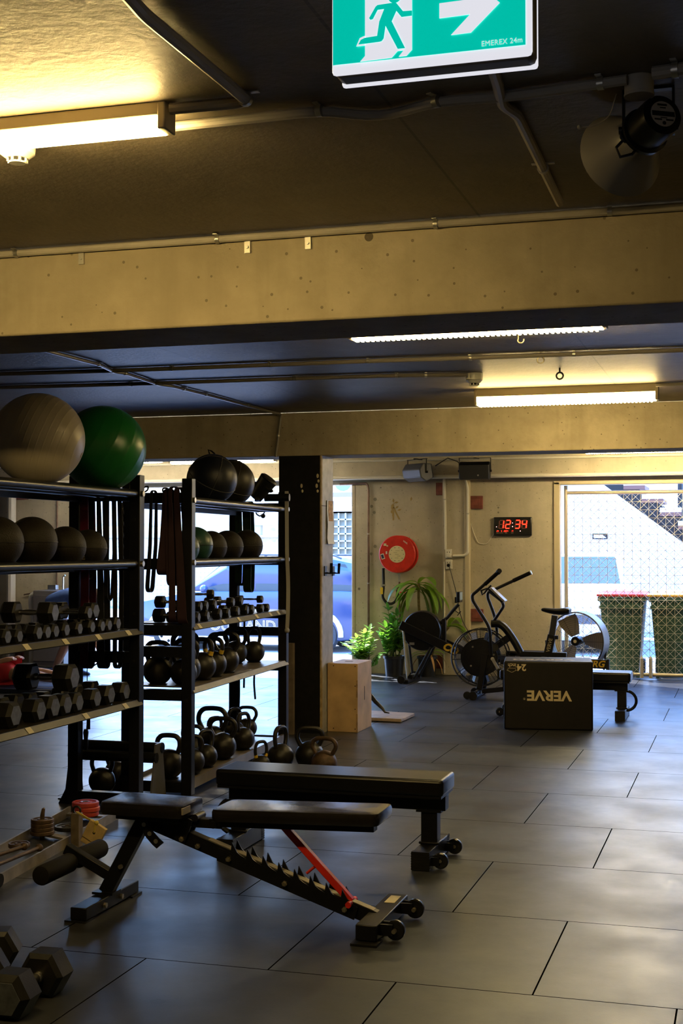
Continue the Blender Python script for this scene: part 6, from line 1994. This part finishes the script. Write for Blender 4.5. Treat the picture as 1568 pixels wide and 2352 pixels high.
wpart('eye_ring', MB().tube(arc((pb.x, pb.y, .192), .021, 0, 2 * pi, 20)[:-1], .006, 8, closed=True), m_iron, r)
hp_ = oz(97, 1928, .0)
wpart('plate_horn', MB().tube([hp_, hp_ + V((0, 0, .13)), hp_ + V((.006, 0, .165)), hp_ + V((.012, 0, .17))], [.014, .013, .01, .006], 10), m_rust, r)
# rope and wooden tag
tagc = oy(218, 1912, pb.y - .06)
tq = M.Translation(tagc) @ M.Rotation(radians(28), 4, 'Y')
r = thing('wooden_tag', 'pale timber block tag tied with yellow rope to the sled upright', 'tag', tagc)
wpart('tag_block', MB().cbox((0, 0, 0), (.105, .024, .10), mtx=tq).cbox((.0, .004, -.064), (.105, .016, .036), mtx=tq), m_woodtag, r, bevel=.002)
wpart('tag_hole', MB().cyl(tq @ V((.0, -.0125, .0)), tq @ V((.0, .01, .0)), .008, n=12), m_hole, r)
top = V((pb.x, pb.y - .006, .185))
kn = tq @ V((-.012, -.012, .055))
wpart('rope', MB().tube([top, top.lerp(kn, .5) + V((0, 0, -.006)), kn], .004, 6).tube([top + V((.008, 0, 0)), top.lerp(kn, .5) + V((.008, -.004, -.002)), kn], .004, 6).tube([kn, tq @ V((0, -.012, .0))], .004, 6).ball(kn, .012, 10, 6).tube([kn, kn + V((-.012, -.004, -.03))], .004, 6), m_rope, r)
def plate(label, c, R, t, m, grp):
    r = thing('weight_plate', label, 'weight plate', c, 0, grp)
    MB().lathe([(R * .22, 0), (R * .96, 0), (R, t * .15), (R, t * .85), (R * .96, t), (R * .82, t), (R * .80, t * .75), (R * .45, t * .75), (R * .42, t), (R * .22, t), (R * .22, 0)], 36, caps=False).build('disc', m, r)
    MB().lathe([(R * .215, t * .05), (R * .215, t * .98), (R * .30, t * 1.02), (R * .30, t * .9)], 20, caps=False).build('hub_ring', m_steel if m is m_redplate else m_rust, r)
    return r
z = .028
ns = ['bottom', 'second', 'third', 'topmost']
for k in range(4):
    plate(f'small iron weight plate, {ns[k]} of the stack on the sled horn', V((hp_.x, hp_.y, z)), .062 if k != 0 else .064, .021, m_rust, 'iron plates on the sled')
    z += .0215
p = oz(142, 1922, .0)
plate('flat dark iron plate lying inside the sled beside the plate stack', V((p.x, p.y + .06, .028)), .07, .022, m_iron, 'iron plates on the sled')
p = oz(196, 1884, .0)
z = .028
for k, nm in enumerate(('bottom', 'middle', 'top')):
    plate(f'small red weight plate, {nm} one of the three behind the wooden tag', V((p.x + .006 * (k == 1), p.y, z)), .078, .027, m_redplate, 'red weight plates')
    z += .0275
p = oz(44, 1950, .05)
plate('rusty ring plate lying across the sled rail near the frame edge', V((p.x, p.y, .06)), .055, .022, m_rust, 'iron plates on the sled')
for lb_, pa, pb2 in (('thin rusty ball-ended bar lying across the sled rail, longer of the two', (-40, 2000), (90, 1947)), ('thin rusty ball-ended bar lying across the sled rail beside the ring plate', (-40, 1975), (56, 1944))):
    a, b = oz(*pa, .09), oz(*pb2, .09)
    r = thing('ball_ended_bar', lb_, 'bar', b)
    wpart('shaft', MB().cyl(a, b, .010, n=12), m_rust, r)
    wpart('ball_end', MB().ball(b, .020, 16, 10), m_rust, r)
p = oz(8, 2020, .03)
tag(MB().cyl((p.x - .19, p.y - .04, .032), (p.x + .005, p.y - .03, .032), .032, n=24).build('foam_roller', m_foam, origin=(p.x, p.y, .032), bevel=.004), 'short black foam roller on the floor beside the sled rail', 'foam roller')
# ================================================================ PEOPLE
m_skin = mat('skin', (0.52, 0.30, 0.20), .55, var=.08, vs=10)
m_hair = mat('brown_hair', (0.10, 0.055, 0.025), .7, var=.3, vs=40)
m_blueshirt = mat('blue_shirt', (0.10, 0.22, 0.70), .8, var=.12, vs=12, bump=.3, bs=20)
m_grey_sh = mat('dark_grey_shorts', (0.05, 0.05, 0.055), .8)
m_shoe = mat('navy_shoe', (0.012, 0.02, 0.07), .6)
m_redcl = mat('red_clothing', (0.62, 0.03, 0.045), .8, var=.12, vs=12, bump=.3, bs=20)
m_matnavy = mat('navy_mat', (0.012, 0.02, 0.06), .6)
def skin(name, joints, edges, m, parent, origin, root=0, sub=2):
    me = bpy.data.meshes.new(name)
    me.from_pydata([tuple(V(j[0]) - V(origin)) for j in joints], edges, [])
    me.materials.append(m)
    o = bpy.data.objects.new(name, me); C.objects.link(o)
    s = o.modifiers.new('skin', 'SKIN'); s.use_smooth_shade = True
    for i, v in enumerate(me.skin_vertices[0].data if me.skin_vertices else []):
        pass
    if not me.skin_vertices:
        bm = bmesh.new(); bm.from_mesh(me); bm.verts.layers.skin.verify(); bm.to_mesh(me); bm.free()
    for i, j in enumerate(joints):
        rr = j[1]
        d = me.skin_vertices[0].data[i]
        d.radius = rr if isinstance(rr, tuple) else (rr, rr)
        d.use_root = (i == root)
    b = o.modifiers.new('subsurf', 'SUBSURF'); b.levels = sub; b.render_levels = sub
    if parent is not None: o.parent = parent
    return o
# bending person: seen side-on, facing +x, hips at the left
PYN = 15.1
def w_(px, py, dy=0): return oy(px, py, PYN + dy)
base = oz(126, 1551)
PYN = base.y
r = thing('person', 'person in a blue shirt bending right over with hands near the floor by the opening', 'person', (base.x, PYN, 0))
O = V(r.location)
J = []
def add(p, rad): J.append((p, rad)); return len(J) - 1
E_ = []
hip = add(w_(108, 1402), (.13, .12))
sp1 = add(w_(128, 1383), (.125, .11))
sp2 = add(w_(160, 1374), (.135, .11))
chest = add(w_(186, 1378), (.12, .10))
neck = add(w_(202, 1382), .05)
E_ += [(hip, sp1), (sp1, sp2), (sp2, chest), (chest, neck)]
head0 = add(w_(211, 1380), .062)
head1 = add(w_(219, 1374), .082)
head2 = add(w_(226, 1369), .07)
E_ += [(neck, head0), (head0, head1), (head1, head2)]
for s, knee, ank, toe in ((-1, (164, 1460), (124, 1540), (133, 1549)), (1, (183, 1452), (176, 1530), (188, 1538))):
    h = add(w_(112, 1408, s * .09), .095)
    k = add(w_(*knee, s * .11), .058)
    c_ = add(w_(knee[0] * .55 + ank[0] * .45, knee[1] * .55 + ank[1] * .45, s * .11) + V((-.015, 0, 0)), .056)
    a = add(w_(*ank, s * .11), .036)
    t = add(w_(*toe, s * .11), .034)
    E_ += [(hip, h), (h, k), (k, c_), (c_, a), (a, t)]
hands = []
for s, el, wr_, fi in ((-1, (188, 1438), (194, 1482), (197, 1494)), (1, (211, 1440), (223, 1484), (229, 1496))):
    sh = add(w_(190, 1386, s * .16), .058)
    e = add(w_(*el, s * .18), .042)
    wv = add(w_(*wr_, s * .14), .028)
    hd = add(w_(*fi, s * .13), .034)
    E_ += [(chest, sh), (sh, e), (e, wv), (wv, hd)]
    for f in range(4):
        k1 = add(w_(fi[0] + 2, fi[1] + 5, s * .13 + (f - 1.5) * .022), .011)
        k2 = add(w_(fi[0] + 3 + f * .5, fi[1] + 10 + (1 - abs(f - 1.5)) * 1.5, s * .13 + (f - 1.5) * .024), .009)
        E_ += [(hd, k1), (k1, k2)]
    t1 = add(w_(fi[0] - 4, fi[1] + 2, s * .13 - .02), .011)
    t2 = add(w_(fi[0] - 4, fi[1] + 8, s * .13 - .03), .009)
    E_ += [(hd, t1), (t1, t2)]
skin('body', J, E_, m_skin, r, O)
skin('blue_shirt', [(w_(112, 1395), (.142, .135)), (w_(128, 1381), (.148, .132)), (w_(160, 1372), (.158, .132)), (w_(186, 1376), (.145, .122)), (w_(196, 1380), (.08, .08)), (w_(190, 1388, -.17), .072), (w_(189, 1412, -.185), .064), (w_(191, 1388, .17), .072), (w_(200, 1412, .185), .064)], [(0, 1), (1, 2), (2, 3), (3, 4), (3, 5), (5, 6), (3, 7), (7, 8)], m_blueshirt, r, O)
skin('shorts', [(w_(106, 1404), (.15, .14)), (w_(112, 1410, -.09), .112), (w_(144, 1438, -.105), .09), (w_(112, 1410, .09), .112), (w_(154, 1434, .105), .09)], [(0, 1), (1, 2), (0, 3), (3, 4)], m_grey_sh, r, O)
hm = MB().ball(V(w_(220, 1369)) - O, .098, 24, 16, sc_=(1.0, .92, .95))
hm.build('hair', m_hair, r)
fm_ = MB()
hc_ = V(w_(224, 1380)) - O
for s in (-1, 1):
    fm_.ball(hc_ + V((.05, s * .032, .0)), .012, 10, 6)
fm_.ball(hc_ + V((.062, 0, -.012)), .016, 10, 6, sc_=(1.3, .8, 1)).tube([hc_ + V((.05, -.025, -.045)), hc_ + V((.058, 0, -.047)), hc_ + V((.05, .025, -.045))], .006, 6)
fm_.build('face', m_skin, r)
for s, toe, ank in ((-1, (133, 1549), (122, 1546)), (1, (188, 1538), (174, 1536))):
    p = w_(ank[0], 1545, s * .11) - O
    p.z = 0
    rings = []
    for x, hw, h in ((-.07, .03, .07), (-.04, .042, .105), (.02, .045, .10), (.10, .05, .06), (.17, .045, .045), (.20, .02, .03)):
        rings.append([p + V((x, -hw, .0)), p + V((x, hw, .0)), p + V((x, hw * .9, h * .6)), p + V((x, hw * .4, h)), p + V((x, -hw * .4, h)), p + V((x, -hw * .9, h * .6))])
    MB().loft(rings).build('shoe', m_shoe, r, subsurf=1, ang=80)

# lying person and the mat
PL = 13.45
def l_(px, py, dy=0): return oy(px, py, PL + dy)
g0, g1 = l_(-130, 1580), l_(200, 1588)
tag(MB().box((g0.x, PL - .33, 0), (g1.x, PL + .33, .055)).build('exercise_mat', m_matnavy, origin=((g0.x + g1.x) / 2, PL, 0), bevel=.012), 'thick navy exercise mat under the person in red', 'mat')
zm = .088
r = thing('person', 'person in red clothing lying on a navy mat at the frame edge behind the dumbbells', 'person', ((g0.x + g1.x) / 2, PL, .055))
O = V(r.location)
def xx(px): return l_(px, 1570).x
J = []; E_ = []
hip = add(V((xx(12), PL, zm + .125)), (.13, .115))
s1 = add(V((xx(-20), PL, zm + .125)), (.13, .11))
ch_ = add(V((xx(-70), PL, zm + .13)), (.15, .115))
nk = add(V((xx(-98), PL, zm + .12)), .05)
h1 = add(V((xx(-114), PL, zm + .12)), .08)
h2 = add(V((xx(-126), PL, zm + .12)), .085)
E_ += [(hip, s1), (s1, ch_), (ch_, nk), (nk, h1), (h1, h2)]
for s in (-1, 1):
    a = add(V((xx(22), PL + s * .09, zm + .11)), .088)
    k = add(V((xx(92), PL + s * .11, zm + .10)), .058)
    c_ = add(V((xx(118), PL + s * .12, zm + .075)), .052)
    f = add(V((xx(162), PL + s * .14, zm + .055)), .036)
    t = add(V((xx(168), PL + s * .16, zm + .15)), .03)
    E_ += [(hip, a), (a, k), (k, c_), (c_, f), (f, t)]
    sh = add(V((xx(-82), PL + s * .19, zm + .13)), .058)
    e = add(V((xx(-32), PL + s * .25, zm + .12)), .043)
    wv = add(V((xx(18), PL + s * .15, zm + .245)), .030)
    hd = add(V((xx(33), PL + s * .10, zm + .27)), .034)
    E_ += [(ch_, sh), (sh, e), (e, wv), (wv, hd)]
    for q_ in range(4):
        k1 = add(V((xx(40), PL + s * .08 + (q_ - 1.5) * .02, zm + .268)), .011)
        k2 = add(V((xx(45 - abs(q_ - 1.5)), PL + s * .08 + (q_ - 1.5) * .022, zm + .255)), .009)
        E_ += [(hd, k1), (k1, k2)]
    t1 = add(V((xx(36), PL + s * .04, zm + .28)), .012); E_ += [(hd, t1)]
skin('body', J, E_, m_skin, r, O)
skin('red_shirt', [(V((xx(10), PL, zm + .125)), (.15, .125)), (V((xx(-20), PL, zm + .13)), (.15, .125)), (V((xx(-70), PL, zm + .135)), (.17, .128)), (V((xx(-90), PL, zm + .13)), .09), (V((xx(-80), PL - .2, zm + .13)), .072), (V((xx(-52), PL - .235, zm + .13)), .062), (V((xx(-80), PL + .2, zm + .13)), .072), (V((xx(-52), PL + .235, zm + .13)), .062)], [(0, 1), (1, 2), (2, 3), (2, 4), (4, 5), (2, 6), (6, 7)], m_redcl, r, O, root=1)
skin('red_shorts', [(V((xx(8), PL, zm + .13)), (.16, .145)), (V((xx(22), PL - .09, zm + .125)), .115), (V((xx(46), PL - .10, zm + .115)), .10), (V((xx(22), PL + .09, zm + .125)), .115), (V((xx(46), PL + .10, zm + .115)), .10)], [(0, 1), (1, 2), (0, 3), (3, 4)], m_redcl, r, O)
MB().ball(V((xx(-124), PL, zm + .125)) - O, .098, 20, 14).build('hair', m_hair, r)
SKY, SUN, EXPO = 12.5, 26, 0.18
# ================================================================ LIGHT
w = bpy.data.worlds.new('sky'); sc.world = w
w.use_nodes = True
nt = w.node_tree
bg = nt.nodes['Background']
tc = N(nt, 'ShaderNodeTexCoord'); sx = N(nt, 'ShaderNodeSeparateXYZ')
nt.links.new(tc.outputs['Generated'], sx.inputs['Vector'])
cr = N(nt, 'ShaderNodeValToRGB')
cr.color_ramp.elements[0].position = 0.0; cr.color_ramp.elements[0].color = (0.38, 0.62, 1.0, 1)
cr.color_ramp.elements[1].position = 0.7; cr.color_ramp.elements[1].color = (0.14, 0.36, 1.0, 1)
nt.links.new(sx.outputs['Z'], cr.inputs['Fac'])
nt.links.new(cr.outputs['Color'], bg.inputs['Color'])
bg.inputs['Strength'].default_value = SKY
sun = bpy.data.lights.new('sun', 'SUN'); sun.energy = SUN; sun.angle = radians(.6); sun.color = (1, .95, .86)
so = bpy.data.objects.new('sun', sun); C.objects.link(so)
so.rotation_euler = V((.70, -.52, -1.0)).to_track_quat('-Z', 'Y').to_euler()
def portal(x0, x1, z0, z1):
    l = bpy.data.lights.new('sky_portal', 'AREA'); l.shape = 'RECTANGLE'; l.size = x1 - x0; l.size_y = z1 - z0
    l.cycles.is_portal = True
    o = bpy.data.objects.new('sky_portal', l); C.objects.link(o)
    o.location = ((x0 + x1) / 2, WY + .3, (z0 + z1) / 2)
    o.rotation_euler = (-pi / 2, 0, 0)
portal(-8.7, -4.82, 0, 2.4); portal(-2.19, 1.2, 0, 2.37)
vs_ = sc.view_settings
vs_.view_transform = 'Standard'; vs_.look = 'None'; vs_.exposure = EXPO; vs_.gamma = 1.0
sc.cycles.use_denoising = True
try: sc.cycles.denoiser = 'OPENIMAGEDENOISE'
except Exception: pass
sc.cycles.max_bounces = 8; sc.cycles.diffuse_bounces = 5; sc.cycles.glossy_bounces = 4; sc.cycles.transmission_bounces = 4
sc.cycles.sample_clamp_indirect = 6.0
sc.cycles.caustics_reflective = False; sc.cycles.caustics_refractive = False
